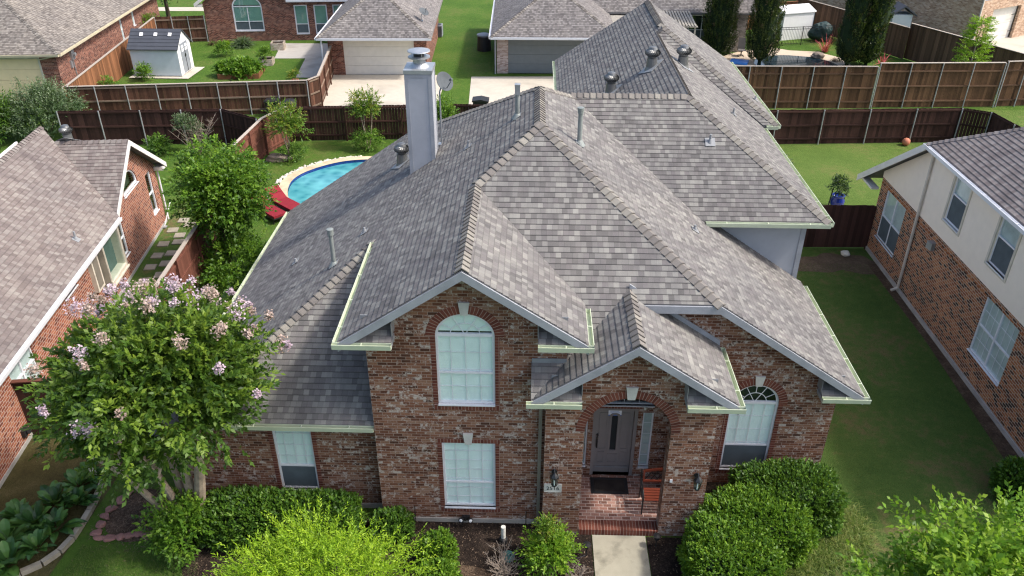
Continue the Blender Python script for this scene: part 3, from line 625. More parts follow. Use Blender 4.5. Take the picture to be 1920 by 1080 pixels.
# brick surrounds
def archtrim(fr, cx, zs, r, rise, z0, w=0.20, name='brick_surround'):
    mb = MB(); inn = arc(cx, zs, r, 180, 0, 28, rise); out = arc(cx, zs, r+w, 180, 0, 28, rise+w); soldier(mb, fr, list(zip(inn, out)), w, 0.008); mb.k = 1
    if z0 is not None:
        for s in (-1, 1):
            a, b = cx+s*r, cx+s*(r+w*.52); a, b = min(a, b), max(a, b)
            mb.obox(fr((a+b)/2, (z0+zs)/2, 0.0035), fr.r*((b-a)/2), fr.n*.0035, Z*((zs-z0)/2))
        mb.k = 0; soldier(mb, fr, [((cx-r-w*.5, z0-.14), (cx-r-w*.5, z0-.012)), ((cx+r+w*.5, z0-.14), (cx+r+w*.5, z0-.012))], .13, .022)
    return mb.build(name, ['brick_trim', 'brick_trim_flat'], HS)
archtrim(F, -1.31, 5.39, .62, .55, 3.6); archtrim(FRW, 5.44, 2.57, .57, .56, .5); archtrim(FP, 2.195, 3.15, .935, .935, None)
def recttrim(fr, u0, u1, z0, z1, w=0.2):
    mb = MB(); soldier(mb, fr, [((u0-.10, z1), (u0-.10, z1+.11)), ((u1+.10, z1), (u1+.10, z1+.11))], .11, .008); mb.k = 1
    for a, b in ((u0-.10, u0), (u1, u1+.10)): mb.obox(fr((a+b)/2, (z0+z1)/2, 0.0035), fr.r*((b-a)/2), fr.n*.0035, Z*((z1-z0)/2))
    mb.k = 0; soldier(mb, fr, [((u0-.10, z0-.14), (u0-.10, z0-.012)), ((u1+.10, z0-.14), (u1+.10, z0-.012))], .13, .022)
    mb.build('brick_surround', ['brick_trim', 'brick_trim_flat'], HS)
recttrim(F, -1.91, -.70, .5, 2.49); recttrim(FL, -5.9, -4.99, .55, 2.60)
mb = MB(); soldier(mb, FRW, [((1.5, 2.345), (1.5, 2.437)), ((2.82, 2.345), (2.82, 2.437))], .09, .006); mb.build('brick_surround', 'brick_trim', HS)
# soldier-course blocks beside the porch arch
mb = MB()
for u in (.92, 3.62): mb = MB(); soldier(mb, FP, [((u-.16, 2.62), (u-.16, 2.82)), ((u+.22, 2.62), (u+.22, 2.82))], .2, .004); mb.build('brick_surround', 'brick_main', HS)
def keystone(fr, u, z0, h, wt=.115, wb=.075):
    mb = MB(); mb.prism([fr(u-wb, z0, .0), fr(u+wb, z0, .0), fr(u+wt, z0+h, .0), fr(u-wt, z0+h, .0)], fr.n*.05); mb.build('keystone', 'stone_key', HS)
keystone(F, -1.31, 5.93, .30); keystone(F, -1.305, 2.485, .30); keystone(FP, 2.195, 4.08, .32, .125, .08); keystone(FRW, 5.44, 3.12, .28); keystone(FL, -5.44, 2.60, .24)
# windows
window(HS, F, tw_arch, mid=4.42, cols=4, rows=4, fan=True, zs=5.39, label='tall arched upper window with fan shaped top')
window(HS, F, tw_low, mid=1.25, cols=4, rows=7, label='tall ground floor window with white blind')
window(HS, FL, lf, mid=1.28, cols=4, rows=6, scr=True, label='ground floor window with dark lower sash')
window(HS, FRW, rt, mid=1.25, cols=4, rows=5, fan=True, zs=2.57, scr=True, fanblind=False, label='arched window with dark fan top and dark lower sash')
for h, l in ((sr, 'narrow sidelight right of the door'), (sl, 'narrow sidelight left of the door')): window(HS, FRW, h, cols=0, rows=5, fw=.035, blind='blind_grey', d=-.03, label=l)
window(HS, FRW, tr, cols=5, fw=.035, blind=None, d=-.05, label='arched transom above the door')
# front door
mb = MB(); ring(mb, FRW, door_h, rect(1.70, 2.62, .17, 2.265), -.2, -.02); dr = mb.build('door_frame', 'door_taupe', HS)
mb = MB(); gh = archhole(2.085, 2.235, .92, 1.98, .08)
wall(Fr((0, 15.42, 0), (1, 0, 0)), rect(1.703, 2.617, .2, 2.262), [gh], t=.05, mb=mb)
FD = Fr((0, 15.42, 0), (1, 0, 0))
ring(mb, FD, shrink(gh, -.055), gh, 0, .016)
for u0, u1, z0, z1 in ((1.79, 1.99, .95, 2.12), (2.33, 2.53, .95, 2.12), (1.79, 1.96, .50, .86), (2.36, 2.53, .50, .86), (2.03, 2.29, .50, .80)):
    ring(mb, FD, rect(u0, u1, z0, z1), shrink(rect(u0, u1, z0, z1), .022), 0, .012)
mb.box(1.71, 2.61, 15.395, 15.42, .20, .40)
dd = mb.build('door', 'door_taupe', HS)
mb = MB(); mb.face([FD(u, z, -.02) for u, z in gh]); mb.build('glass', 'interior', dd)
mb = MB(); mb.box(1.75, 2.57, 15.385, 15.394, .36, .385); mb.build('kick_plate', 'lead', dd)
mb = MB(); mb.box(1.745, 1.775, 15.385, 15.42, 1.0, 1.35); mb.tube([(1.76, 15.37, 1.08), (1.76, 15.34, 1.1), (1.76, 15.34, 1.25), (1.76, 15.38, 1.27)], .011); mb.lathe([(.0, -.02), (.028, -.02), (.028, .02), (.0, .02)], (1.76, 15.39, 1.42), 12, (0, 1, 0)); mb.build('handle', 'dark_metal', dd)
mb = MB(); mb.box(1.99, 2.31, 15.408, 15.418, 2.06, 2.2); mb.k = 1; mb.box(1.99, 2.31, 15.407, 15.4175, 2.03, 2.058); mb.k = 1
for z, a, b in ((2.165, 2.03, 2.24), (2.135, 2.03, 2.27), (2.105, 2.06, 2.2)): mb.box(a, b, 15.4065, 15.4079, z, z+.007)
mb.build('notice', ['paper', 'paper_blue'], dd)
# porch floor and step
mb = MB(); mb.box(.85, 4.02, 13.78, 15.29, -.1, .17); mb.k = 1
soldier(mb, Fr((0, 13.47, 0), (1, 0, 0)), [((1.27, -.02), (1.27, .172)), ((3.12, -.02), (3.12, .172))], .19, .0)
q = [(1.27, 13.47, .172), (3.12, 13.47, .172), (3.12, 13.782, .172), (1.27, 13.782, .172)]; mb.face(q, uv=[(0, .03), (1.85, .03), (1.85, .34), (0, .34)])
mb.k = 0; mb.box(1.275, 3.115, 13.476, 13.778, -.1, .168)
mb.build('porch_floor', ['paver_brick', 'brick_trim'], HS)
# gutters and gable returns
gutter(HS, (-3.85, 17.72, 5.48), (-3.85, 13.37, 5.48), (-1, 0, 0)); gutter(HS, (1.22, 13.37, 5.51), (1.22, 14.75, 5.51), (1, 0, 0))
gutter(HS, (-8.65, 26.1, 2.26), (-8.65, 13.9, 2.26), (-1, 0, 0)); gutter(HS, (-7.72, 13.85, 2.88), (-3.42, 13.85, 2.88), (0, -1, 0))
gutter(HS, (7.8, 14.95, 3.1), (7.8, 20.0, 3.1), (1, 0, 0)); gutter(HS, (4.72, 19.7, 5.23), (8.05, 19.7, 5.23), (0, -1, 0)); gutter(HS, (8.05, 19.7, 5.23), (8.05, 27.15, 5.23), (1, 0, 0))
gutter(HS, (8.58, 27.3, 5.28), (8.58, 35.5, 5.28), (1, 0, 0)); gutter(HS, (8.17, 27.3, 5.28), (8.58, 27.3, 5.28), (0, -1, 0)); gutter(HS, (.97, 35.5, 5.23), (.97, 27.0, 5.23), (-1, 0, 0))
gutter(HS, (4.36, 13.1, 4.25), (4.36, 15.2, 4.25), (1, 0, 0))
def greturn(xe, s, yf, yw, ze, w, full=0.0):
    pl = (ze-.67*yf, 0, .67); a, b = sorted((xe, xe+s*w))
    polys = [[(xe, yf), (xe+s*w, yf), (xe+s*w, yw), (xe+s*(yw-yf), yw)]]
    if full: polys = [[(a, yf), (b, yf), (b, yw), (a, yw)], [(xe, yw), (xe+s*.73, yw), (xe+s*.73, full), (xe, full)]]
    polys = [p if area2(p) > 0 else p[::-1] for p in polys]
    r = roof(HS, polys, pl, SM, name='eave_return', th=.05)
    mb = MB(); mb.box(a+.02, b-.01, yf+.012, yw+.0, ze-.17, ze-.05); mb.build('soffit', 'fascia_blue', r)
    gutter(r, (a-(.1 if s > 0 else 0), yf, ze-.012), (b+(.1 if s < 0 else 0), yf, ze-.012), (0, -1, 0))
    zt = ze+.67*(yw-yf); mb = MB(); mb.bar((xe+s*.42, yw-.01, zt+.045), (xe+s*w, yw-.01, zt+.045), .016, .10)
    mb.obox((xe+s*w, (yf+.1+yw)/2, zt-.06), (.006, 0, 0), (0, (yw-yf)/2-.05, 0), (0, 0, .16)); mb.build('flashing', 'lead', r)
greturn(-3.86, 1, 13.36, 13.8, 5.49, 1.10); greturn(1.23, -1, 13.36, 13.8, 5.52, 1.03)
greturn(.08, 1, 13.08, 13.5, 4.30, 1.05, full=13.8); greturn(4.37, -1, 13.08, 13.5, 4.27, 1.08); greturn(7.81, -1, 14.93, 15.3, 3.12, 1.0)
mb = MB(); mb.bar((.09, 13.785, 4.82), (.82, 13.785, 4.82), .02, .11); mb.build('flashing', 'lead', roofP)
# downspouts
mb = MB(); mb.bar((.30, 13.70, .08), (.30, 13.70, 4.12), .075, .06, up=(0, 1, 0)); mb.bar((.30, 13.70, 4.1), (.18, 13.25, 4.2), .07, .06); mb.build('downspout', 'downspout_tan', HS)
# chimney
mb = MB(); x0, x1, y0, y1 = -3.42, -2.71, 21.36, 22.15; mb.box(x0, x1, y0, y1, 5.4, 8.66)
ch = mb.build('chimney', 'siding_blue', HS)
mb = MB(); e = .014
for x in (x0, x1-.09): mb.box(x, x+.09, y0-e, y0, 5.6, 8.66)
for y in (y0-e, y1-.09):
    for x, s in ((x0-e, 0), (x1, 0)): mb.box(x, x+e, y, y+.09, 5.6, 8.66)
mb.box(x0+.09, x1-.09, y0-e, y0, 8.56, 8.66); mb.build('corner_board', 'fascia_blue', ch)
mb = MB(); mb.box(x0-.03, x1+.03, y0-.03, y1+.03, 8.66, 8.76); mb.build('chimney_cap', 'galv', ch)
mb = MB(); cx, cy = -3.06, 21.76
mb.lathe([(.27, 8.76), (.19, 8.86), (.165, 8.87), (.165, 8.98), (.30, 9.0), (.30, 9.03), (.12, 9.04)], (cx, cy, 0), 24)
mb.lathe([(.02, 9.26), (.30, 9.19), (.31, 9.165), (.02, 9.165)], (cx, cy, 0), 24)
for k in range(4): a = k*math.pi/2+.5; mb.bar((cx+.2*math.cos(a), cy+.2*math.sin(a), 9.02), (cx+.2*math.cos(a), cy+.2*math.sin(a), 9.18), .03, .01)
mb.build('flue_cap', 'galv', ch); mb = MB(); mb.lathe([(.15, 9.03), (.15, 9.165)], (cx, cy, 0), 16); mb.build('flue_screen', 'dark_metal', ch)
mb = MB(); mb.bar((x0-.02, y0-.03, 5.76), (x1+.02, y0-.03, 6.24), .05, .02); mb.build('flashing', 'lead', ch)
# satellite dish on the roof behind the chimney
def dish(par, base, head, d=.26, az=(0.9, 0.35, .5)):
    base, head = Vector(base), Vector(head); mb = MB(); mb.tube([base, base+Z*(head.z-base.z-.25)*.98, head-Vector(az).normalized()*.1], .022); mb.box(base.x-.1, base.x+.1, base.y-.1, base.y+.1, base.z-.03, base.z+.03)
    p = mb.build('satellite_dish', 'galv', par); mb = MB(); a = Vector(az).normalized()
    mb.lathe([(.02, -.06), (d*.5, -.045), (d, 0), (d, .012), (d*.5, -.03), (.02, -.045)], head, 28, a); mb.build('reflector', 'dish_grey', p, smooth=True)
    mb = MB(); e = head+a*.3-Z*.05; mb.tube([head-Z*d, e-Z*.05], .012); mb.lathe([(.03, -.05), (.03, .05)], e, 10, a); mb.build('feed_arm', 'dish_grey', p)
dish(HS, (-2.62, 22.4, 6.3), (-2.47, 22.45, 8.15), .28, (.62, -.55, .5))
# turbine vents, pipes
def turbine(par, b, n, s=1.0):
    b = Vector(b); mb = MB(); mb.lathe([(.19*s, -.12*s), (.15*s, .02), (.135*s, .24*s)], b, 18)
    f = MB(); nn = Vector(n).normalized(); a = nn.orthogonal().normalized(); c = nn.cross(a); f.obox(b+nn*.025, a*.28*s, c*.28*s, nn*.004)
    p = mb.build('turbine_vent', 'turbine_grey', par); f.build('flashing', 'lead', p)
    mb = MB(); R, H, c0 = .215*s, .30*s, b+Z*(.24*s)
    for k in range(22):
        pts = []
        for i in range(9):
            t = i/8; ph = math.pi*t; a0 = 2*math.pi*k/22+t*.9; r = R*max(.22, math.sin(ph*.92+.16))
            pts.append((c0+Vector((math.cos(a0)*r, math.sin(a0)*r, H*t)), c0+Vector((math.cos(a0+.24)*(r-.025*s), math.sin(a0+.24)*(r-.025*s), H*t))))
        for (p0, q0), (p1, q1) in zip(pts, pts[1:]): mb.face([p0, q0, q1, p1])
    mb.lathe([(R*.5, H*.96), (R*.3, H*1.03), (.0, H*1.05)], c0, 18); mb.lathe([(R*.62, 0), (R*.62, .02)], c0, 18); mb.lathe([(R*.55, .03), (R*.8, H*.45), (R*.5, H*.95)], c0, 14)
    mb.build('turbine_head', 'turbine_grey', p)
turbine(HS, (-3.92, 23.05, 5.45), nrm(PL_L), 1.15); turbine(HS, (2.69, 27.35, 6.4), nrm(PL_TL), 1.25); turbine(HS, (4.0, 27.3, 7.28), nrm(PL_TL), 1.25); turbine(HS, (5.15, 27.92, 7.19), nrm(PL_S2), 1.25)
def pipe(par, b, n, h, r=.03, cap=None, mat='lead', fl=.11):
    b = Vector(b); nn = Vector(n).normalized(); mb = MB(); mb.tube([b-Z*.1, b+Z*h], r, 12)
    mb.lathe([(r*2.6, -.03), (r*1.3, .09), (r, .11)], b, 14)
    p = mb.build('vent_pipe', mat, par); f = MB(); a = Vector((1, 0, 0)); a = (a-nn*a.dot(nn)).normalized(); c = nn.cross(a); f.obox(b+nn*.024, a*fl, c*fl, nn*.003); f.build('flashing', 'lead', p)
    if cap == 'round':
        m = MB(); t = b+Z*h; m.lathe([(r, -.02), (r*1.5, .0), (r*1.5, .13), (r*1.6, .13), (r*1.6, .16), (.0, .18)], t, 14); m.lathe([(r*2.2, -.42*h), (r*1.05, -.38*h)], t, 14) if False else None; m.build('pipe_cap', mat, p)
    if cap == 'collar':
        m = MB(); t = b+Z*h; m.lathe([(r*1.3, -.1), (r*1.3, -.02), (r*1.45, -.02), (r*1.45, .04), (.0, .05)], t, 14); m.build('pipe_cap', mat, p)
    if cap == 'box':
        m = MB(); t = b+Z*(h+.02); m.lathe([(r*1.6, -.13), (r*1.6, .12)], t, 4); m.lathe([(r*1.75, .12), (r*1.75, .14), (0, .15)], t, 4); m.build('pipe_cap', 'galv', p)
nL, nR = nrm(PL_L), nrm(PL_R)
pipe(HS, (-4.97, 17.85, 4.75), nL, .86, .055, 'round', 'pipe_green', .13); pipe(HS, (-6.65, 19.97, 3.62), nL, .13); pipe(HS, (-4.34, 18.87, 5.17), nL, .14); pipe(HS, (-1.68, 20.5, 6.95), nL, .18)
pipe(HS, (-.38, 20.43, 7.82), nL, .72, .06, 'box', 'pipe_green', .13); pipe(HS, (1.2, 19.28, 7.54), nR, .9, .06, 'collar', 'pipe_green', .13); pipe(HS, (4.21, 18.59, 5.52), nR, .15)
pipe(HS, (5.04, 21.83, 6.68), nrm(PL_S), .24, .035, None, 'lead', .14); pipe(HS, (6.5, 25.43, 6.29), nrm(PL_S2), .22); pipe(HS, (8.21, 29.31, 5.55), nrm(PL_TR), .16)
# wall lanterns, number plaque, bell button
def lantern(par, u, z):
    mb = MB(); P = lambda x, y, zz: (u+x, 13.5-y, z+zz)
    mb.lathe([(.0, 0), (.065, 0), (.065, .03), (0, .03)], P(0, 0, .12), 12, (0, -1, 0)); mb.tube([P(0, .02, .16), P(0, .12, .28), P(0, .17, .22)], .012, 8)
    mb.lathe([(.02, .22), (.07, .17), (.10, .13), (.105, .10), (.09, .10)], (u, 13.33, z), 6); mb.lathe([(.065, -.14), (.03, -.18), (.0, -.21)], (u, 13.33, z), 6)
    for k in range(6): a = k*math.pi/3; mb.bar((u+.09*math.cos(a), 13.33+.09*math.sin(a), z+.10), (u+.06*math.cos(a), 13.33+.06*math.sin(a), z-.14), .014, .014)
    l = mb.build('wall_lantern', 'dark_metal', par); mb = MB(); mb.lathe([(.055, -.14), (.085, .10)], (u, 13.33, z), 6); mb.build('glass', 'glass', l)
    mb = MB(); mb.lathe([(.018, -.14), (.018, .02), (0, .03)], (u, 13.33, z), 8); mb.build('bulb', 'lamp_lens', l)
lantern(HS, .64, 1.86); lantern(HS, 3.83, 1.84)
mb = MB(); mb.box(.42, .82, 13.47, 13.5, 1.36, 1.60); ring(mb, FP, rect(.42, .82, 1.36, 1.60), rect(.435, .805, 1.375, 1.585), .03, .036); pq = mb.build('number_plaque', 'stone_key', HS)
tc = bpy.data.curves.new('house_number', 'FONT'); tc.body = '2516'; tc.size = .15; tc.extrude = .002; tc.align_x = 'CENTER'; tc.align_y = 'CENTER'; tc.materials.append(MAT['dark_metal'])
to_ = bpy.data.objects.new('number_curve', tc); COL.objects.link(to_); bpy.context.view_layer.update(); _me = bpy.data.meshes.new_from_object(to_.evaluated_get(bpy.context.evaluated_depsgraph_get())); bpy.data.objects.remove(to_); _me.name = 'house_number'; to = bpy.data.objects.new('house_number', _me); COL.objects.link(to); to.parent = pq; to.location = Vector((.62, 13.466, 1.478))-Vector((2, 13.5, 0)); to.rotation_euler = (math.pi/2, 0, 0)
mb = MB(); mb.box(3.245, 3.305, 13.485, 13.5, 1.72, 1.80); mb.build('bell_button', 'white_vinyl', HS)
mb = MB(); mb.lathe([(.03, 0), (.035, .05), (.02, .08)], (2.84, 15.26, 2.36), 10); mb.build('porch_sensor', 'pvc', HS)
mb = MB(); mb.box(-1.5, -1.32, 13.70, 13.765, .14, .26); mb.tube([(-1.42, 13.72, .2), (-1.42, 13.62, .22)], .02); mb.lathe([(.02, 0), (.05, .05), (.065, .12), (.065, .13)], (-1.49, 13.70, .22), 12, (-.25, -1, .35)); mb.lathe([(.02, 0), (.05, .05), (.065, .12), (.065, .13)], (-1.33, 13.70, .22), 12, (.35, -1, .3))
fl_ = mb.build('floodlight', 'plastic_black', HS); mb = MB(); 
for c, a in (((-1.49, 13.70, .22), (-.25, -1, .35)), ((-1.33, 13.70, .22), (.35, -1, .3))): mb.lathe([(.06, .125), (.0, .14)], c, 12, a)
mb.build('lamp_lens', 'lamp_lens', fl_)
# ================================================================== GROUND SHEETS
def sheet(name, pts, z, mat, label=None, k='structure'):
    mb = MB(); pts = pts if area2([p[:2] for p in pts]) > 0 else pts[::-1]
    mb.face([(p[0], p[1], z) for p in pts]); o = mb.build(name, mat); o['kind'] = k
    if label: o['label'] = label
    return o
def blob(cx, cy, rx, ry, n=48, wob=.06, seed=1, rot=0):
    r = random.Random(seed); ph = [r.uniform(0, 6.28) for _ in range(4)]; out = []
    for i in range(n):
        a = 2*math.pi*i/n; k = 1+wob*(math.sin(2*a+ph[0])+.6*math.sin(3*a+ph[1])+.4*math.sin(7*a+ph[2])); x, y = rx*k*math.cos(a), ry*k*math.sin(a)
        out.append((cx+x*math.cos(rot)-y*math.sin(rot), cy+x*math.sin(rot)+y*math.cos(rot)))
    return out
mb = MB(); mb.face([(-160, -20, 0), (160, -20, 0), (160, 220, 0), (-160, 220, 0)]); kind(mb.build('ground', 'grass_sun'), 'structure')
sheet('side_lawn', [(4.0, 5), (13.1, 5), (13.1, 28.2), (7.5, 28.2), (7.5, 15.4), (4.2, 13.4)], .004, 'grass_side')
sheet('back_lawn', [(7.6, 28.4), (29, 28.4), (29, 45.6), (7.6, 45.6)], .004, 'grass_back')
sheet('bare_soil', blob(11.6, 27.0, 1.6, .9, seed=3, wob=.25), .008, 'soil'); 
sheet('bare_soil', [(12.55, 13), (13.1, 13), (13.1, 27), (12.75, 27), (12.85, 22), (12.7, 18)], .014, 'leaf_litter')
sheet('mulch_bed', [(-6.2, 9), (1.57, 9), (1.57, 13.5), (1.2, 13.6), (.3, 13.8), (-3.4, 13.85), (-8.2, 14.3), (-8.2, 13.2)], .008, 'mulch')
sheet('mulch_bed', [(2.86, 9), (4.6, 9), (4.9, 11.5), (7.6, 13.6), (7.6, 15.3), (4.1, 15.3), (4.0, 13.44), (2.86, 13.44)], .008, 'mulch')
sheet('leaf_litter', blob(-1.6, 11.7, 1.5, .75, seed=5), .012, 'leaf_litter'); sheet('leaf_litter', blob(-9.25, 13.75, .85, .85, seed=9), .012, 'leaf_litter')
sheet('bare_soil', [(-13.4, 9), (-10.8, 9), (-10.5, 13.5), (-10.4, 16.6), (-13.6, 16.4)], .004, 'moss_soil')
sheet('garden_path', [(1.59, 6), (2.84, 6), (2.84, 13.45), (1.59, 13.45)], .030, 'path')
sheet('driveway', [(-12.6, 44.4), (-5.45, 44.4), (-5.5, 51.3), (-12.8, 51.1)], .012, 'driveway'); sheet('driveway', [(-3.62, 44.4), (12, 44.4), (12, 51.8), (-3.9, 51.0)], .012, 'driveway')
sheet('driveway', [(28.2, 40), (60, 40), (60, 80), (40, 70), (33.5, 61.0), (30.5, 52)], .012, 'driveway')
sheet('lawn_strip', [(38.0, 62), (60, 56), (60, 70), (42, 67)], .02, 'grass_sun')
sheet('pavement', [(-60, 68), (-20, 69.5), (-20, 71), (-60, 69.5)], .012, 'driveway')
sheet('patio', [(-18.2, 58.9), (-17.6, 54.8), (-15.5, 54.9), (-15.0, 50.4), (-12.9, 50.4), (-12.9, 59)], .012, 'patio')
sheet('pool_deck', [(12.5, 52), (21.5, 52), (21.2, 56.6), (20.0, 58.1), (18.2, 58.4), (17.2, 59.1), (15, 58.3), (13, 56.6)], .012, 'pool_deck')
sheet('pool_water', blob(17.6, 54.4, 2.7, 2.75, wob=.03, seed=4), .02, 'water_dark')
sheet('side_path_lawn', [(-15.3, 31.5), (-14.9, 29.6), (-13.35, 16.6), (-11.4, 16.9), (-11.9, 26.5), (-12.6, 31.5)], .004, 'grass_side')
# ================================================================== FENCES
def fence(name, label, pts, h, mat, posts=None, step=1.8, side=1, rails=(.25, .95, 1.6), rail_mat='fence_rail', cap=None, post_mat='steel_post', pw=.145, group=None, rail_side=None, gap=.006, skip_first=False, z0=.03):
    """pickets on the line; side=+1: posts and rails on the right of the direction of travel"""
    P = [Vector((p[0], p[1], 0)) for p in pts]; c = sum(P, Vector())/len(P)
    T = thing(name, label, 'fence', (P[0].x, P[0].y, 0), 0, group); pk = MB(); rl = MB(); cp_ = MB()
    for a, b in zip(P, P[1:]):
        d = b-a; L = d.length; d.normalize(); n = Vector((d.y, -d.x, 0))*side; m = max(1, round(L/pw)); w = L/m
        for k in range(m):
            pk.rc = random.random(); q = a+d*(w*(k+.5)); hh = h+random.uniform(-.008, .008); pk.obox(q+Z*(z0+hh)/2+n*random.uniform(-.003, .003), d*(w/2-gap/2), n*.009, Z*((hh-z0)/2))
        for z in rails: rl.rc = random.random(); rl.bar(a+n*.035+Z*z, b+n*.035+Z*z, .04, .085)
        if cap: cp_.rc = random.random(); cp_.bar(a+n*.015+Z*(h+.018), b+n*.015+Z*(h+.018), .14, .03)
        if posts:
            k = max(1, round(L/step))
            for i in range(1 if skip_first and a == P[0] else 0, k+1):
                if i == k and b != P[-1]: continue
                q = a+d*(L*i/k)+n*.085; mb = MB(); mb.tube([q-Z*.1, q+Z*(h-.02)], .032 if posts == 'steel' else .05, 8 if posts == 'steel' else 4); mb.lathe([(.036, h-.03), (.034, h-.005), (0, h+.005)], q, 8); mb.build('post', post_mat if posts == 'steel' else mat, T)
    pk.build('picket_panel', mat, T)
    if rails: rl.build('rail', rail_mat, T)
    if cap: cp_.build('cap_board', cap, T)
    return T
fence('wood_fence', 'dark stained fence with steel posts behind the left neighbour roof', [(-23.4, 38.05), (-15.45, 38.7), (-13.25, 37.35)], 1.83, 'fence_dark', 'steel', 1.82, 1, rails=(.3, 1.0, 1.72), rail_mat='fence_dark')
fence('wood_fence', 'red brown gate fence with pale cap beside the crape myrtle sapling', [(-13.25, 33.6), (-13.05, 37.3), (-12.37, 39.1)], 1.83, 'fence_red', 'wood', 1.9, 1, cap='fence_cap', rail_mat='fence_red')
fence('wood_fence', 'plain dark fence behind the blue swimming pool', [(-12.3, 39.15), (-3.8, 39.9), (3.0, 39.7)], 1.83, 'fence_dark', 'wood', 2.5, 1, rails=(.3, 1.0, 1.72), rail_mat='fence_dark')
fence('wood_fence', 'dark fence with pale steel posts across the right back lawn', [(9.9, 39.4), (21.75, 40.25), (22.95, 39.6), (23.4, 36.0)], 1.83, 'fence_dark', 'steel', 2.4, 1, rails=(.3, 1.0, 1.72), rail_mat='fence_dark')
fence('wood_fence', 'brown fence with steel posts and pale rails in front of the shed lawn', [(-25.1, 41.95), (-12.4, 43.65)], 1.83, 'fence_brown', 'steel', 1.6, 1, rails=(.3, 1.0, 1.72), rail_mat='fence_rail', cap='fence_cap')
fence('wood_fence', 'brown railed fence running back beside the white garage driveway', [(-12.4, 43.7), (-12.0, 44.5), (-12.75, 51.2)], 1.83, 'fence_brown', 'wood', 2.2, 1, rails=(.3, 1.0, 1.72), cap='fence_cap')
fence('wood_fence', 'tall weathered fence section with pale cap behind the grey roof', [(8.6, 45.35), (13.9, 45.42), (19.3, 45.6)], 2.4, 'fence_tall', 'steel', 1.82, 1, rails=(.4, 1.2, 2.0), rail_mat='fence_weather', cap='fence_cap')
fence('wood_fence', 'tallest weathered fence section with pale cap, lot side of the young cypress', [(19.45, 45.75), (26.55, 46.15)], 2.55, 'fence_tall', 'steel', 1.8, 1, rails=(.4, 1.25, 2.1), rail_mat='fence_weather', cap='fence_cap')
fence('wood_fence', 'short end of weathered fence at the right edge by the alley', [(26.7, 46.2), (29.0, 46.5)], 2.6, 'fence_tall', 'steel', 1.3, 1, rails=(.4, 1.25, 2.1), rail_mat='fence_weather', cap='fence_cap')
fence('wood_fence', 'brown slanting fence from the white shed past the cypress trees', [(20.6, 66.5), (25.35, 56.3)], 2.1, 'fence_weather', None, cap='fence_cap', rails=())
fence('wood_fence', 'brown slanting fence stepping up past the tan brick garage', [(25.5, 56.6), (29.3, 48.4)], 2.35, 'fence_weather', None, cap='fence_cap', rails=())
fence('wood_fence', 'orange brown fence between far left brick house and blue shed', [(-24.95, 41.9), (-27.0, 58.5)], 1.83, 'fence_orange', 'wood', 2.4, -1, cap='fence_cap')
fence('wood_fence', 'short brown fence with steel posts joining the far brick houses', [(-27.0, 58.6), (-23.7, 59.25)], 1.83, 'fence_brown', 'steel', 1.1, 1, rail_mat='fence_rail')
fence('wood_fence', 'red brown side fence between stepping stones and round green tree', [(-12.1, 27.6), (-11.68, 21.0), (-11.35, 16.9)], 1.83, 'fence_red', 'wood', 2.2, -1, cap='fence_cap', rail_mat='fence_red')
fence('wood_fence', 'dark shaded front fence behind the pink flowering tree', [(-14.0, 16.45), (-11.3, 16.85)], 1.83, 'fence_dark', None, rails=(), cap='fence_red')
fence('wood_fence', 'black stained fence closing the shaded side lawn', [(7.75, 28.2), (13.1, 28.35)], 1.83, 'fence_dark', 'wood', 2.6, 1, rails=())
fence('wood_fence', 'bright orange fence behind the white metal shed', [(13.0, 63.3), (20.5, 65.8)], 1.9, 'fence_orange', None, rails=(), cap='fence_orange')
# ================================================================== LEFT NEIGHBOUR
A67 = math.radians(6.7)
LN = thing('brick_house', 'orange red brick bungalow at left with pinkish shingle roof', 'house', (-13.33, 15.2, 0), A67, world=False)
SLL = 'shingle_left'; PA = (3.10, -.67, 0); PGF = (4.55-.67*11.86, 0, .67); PGB = (4.55+.67*11.86, 0, -.67); PLL = (3.10+2*.67*2.75, .67, 0)
rA = roof(LN, [[(.45, -3.4), (.45, 9.25), (-2.16, 11.86), (-2.75, 12.45), (-2.75, -3.4)]], PA, SLL)
rG = roof(LN, [[(.36, 9.34), (.36, 11.86), (-2.16, 11.86)]], PGF, SLL); rB = roof(LN, [[(.36, 11.86), (.36, 14.95), (-4, 14.95), (-2.75, 12.3), (-2.16, 11.86)]], PGB, SLL)
roof(LN, [[(-2.75, -3.4), (-2.75, 12.4), (-6, 14.9), (-6, -3.4)]], (3.10+2*.67*2.75-.02, .67, 0), SLL)
caps(rA, (.36, 11.86, 4.55), (-2.16, 11.86, 4.55), nrm(PGF), nrm(PGB), 'cap_left', w=.13); caps(rA, (-2.75, -3.4, 4.94), (-2.75, 12.4, 4.94), nrm(PA), nrm(PLL), 'cap_left', w=.13)
WL = Fr((0, 0, 0), (0, 1, 0)); aw = [(12.72, 2.62)]+arc(11.935, 2.62, .785, 0, 180, 18, .72)[1:]; nw = rect(13.5, 14.12, .82, 2.5); w3 = rect(9.85, 10.42, .85, 2.2); w4 = rect(1.35, 2.7, .95, 2.35); aw2 = [(6.1, 2.0)]+arc(5.6, 2.0, .5, 0, 180, 14, .5)[1:]
wall(WL, [(-3, .12), (14.7, .12), (14.7, 2.5), (11.86, 4.42), (9.65, 2.92), (-3, 2.92)], [aw, nw, w3, w4, aw2]).build('wall', 'brick_left', LN)
wall(Fr((0, 14.7, 0), (-1, 0, 0)), rect(.2, 6, 0, 2.5)).build('wall', 'brick_left', LN); wall(Fr((0, -3, 0), (1, 0, 0)), [(-5.6, 0), (-.2, 0), (-.2, 2.9), (-2.75, 4.75), (-5.6, 2.75)]).build('wall', 'brick_left', LN); wall(Fr((-5.6, 0, 0), (0, -1, 0)), rect(-14.7, 3, 0, 2.75)).build('wall', 'brick_left', LN)
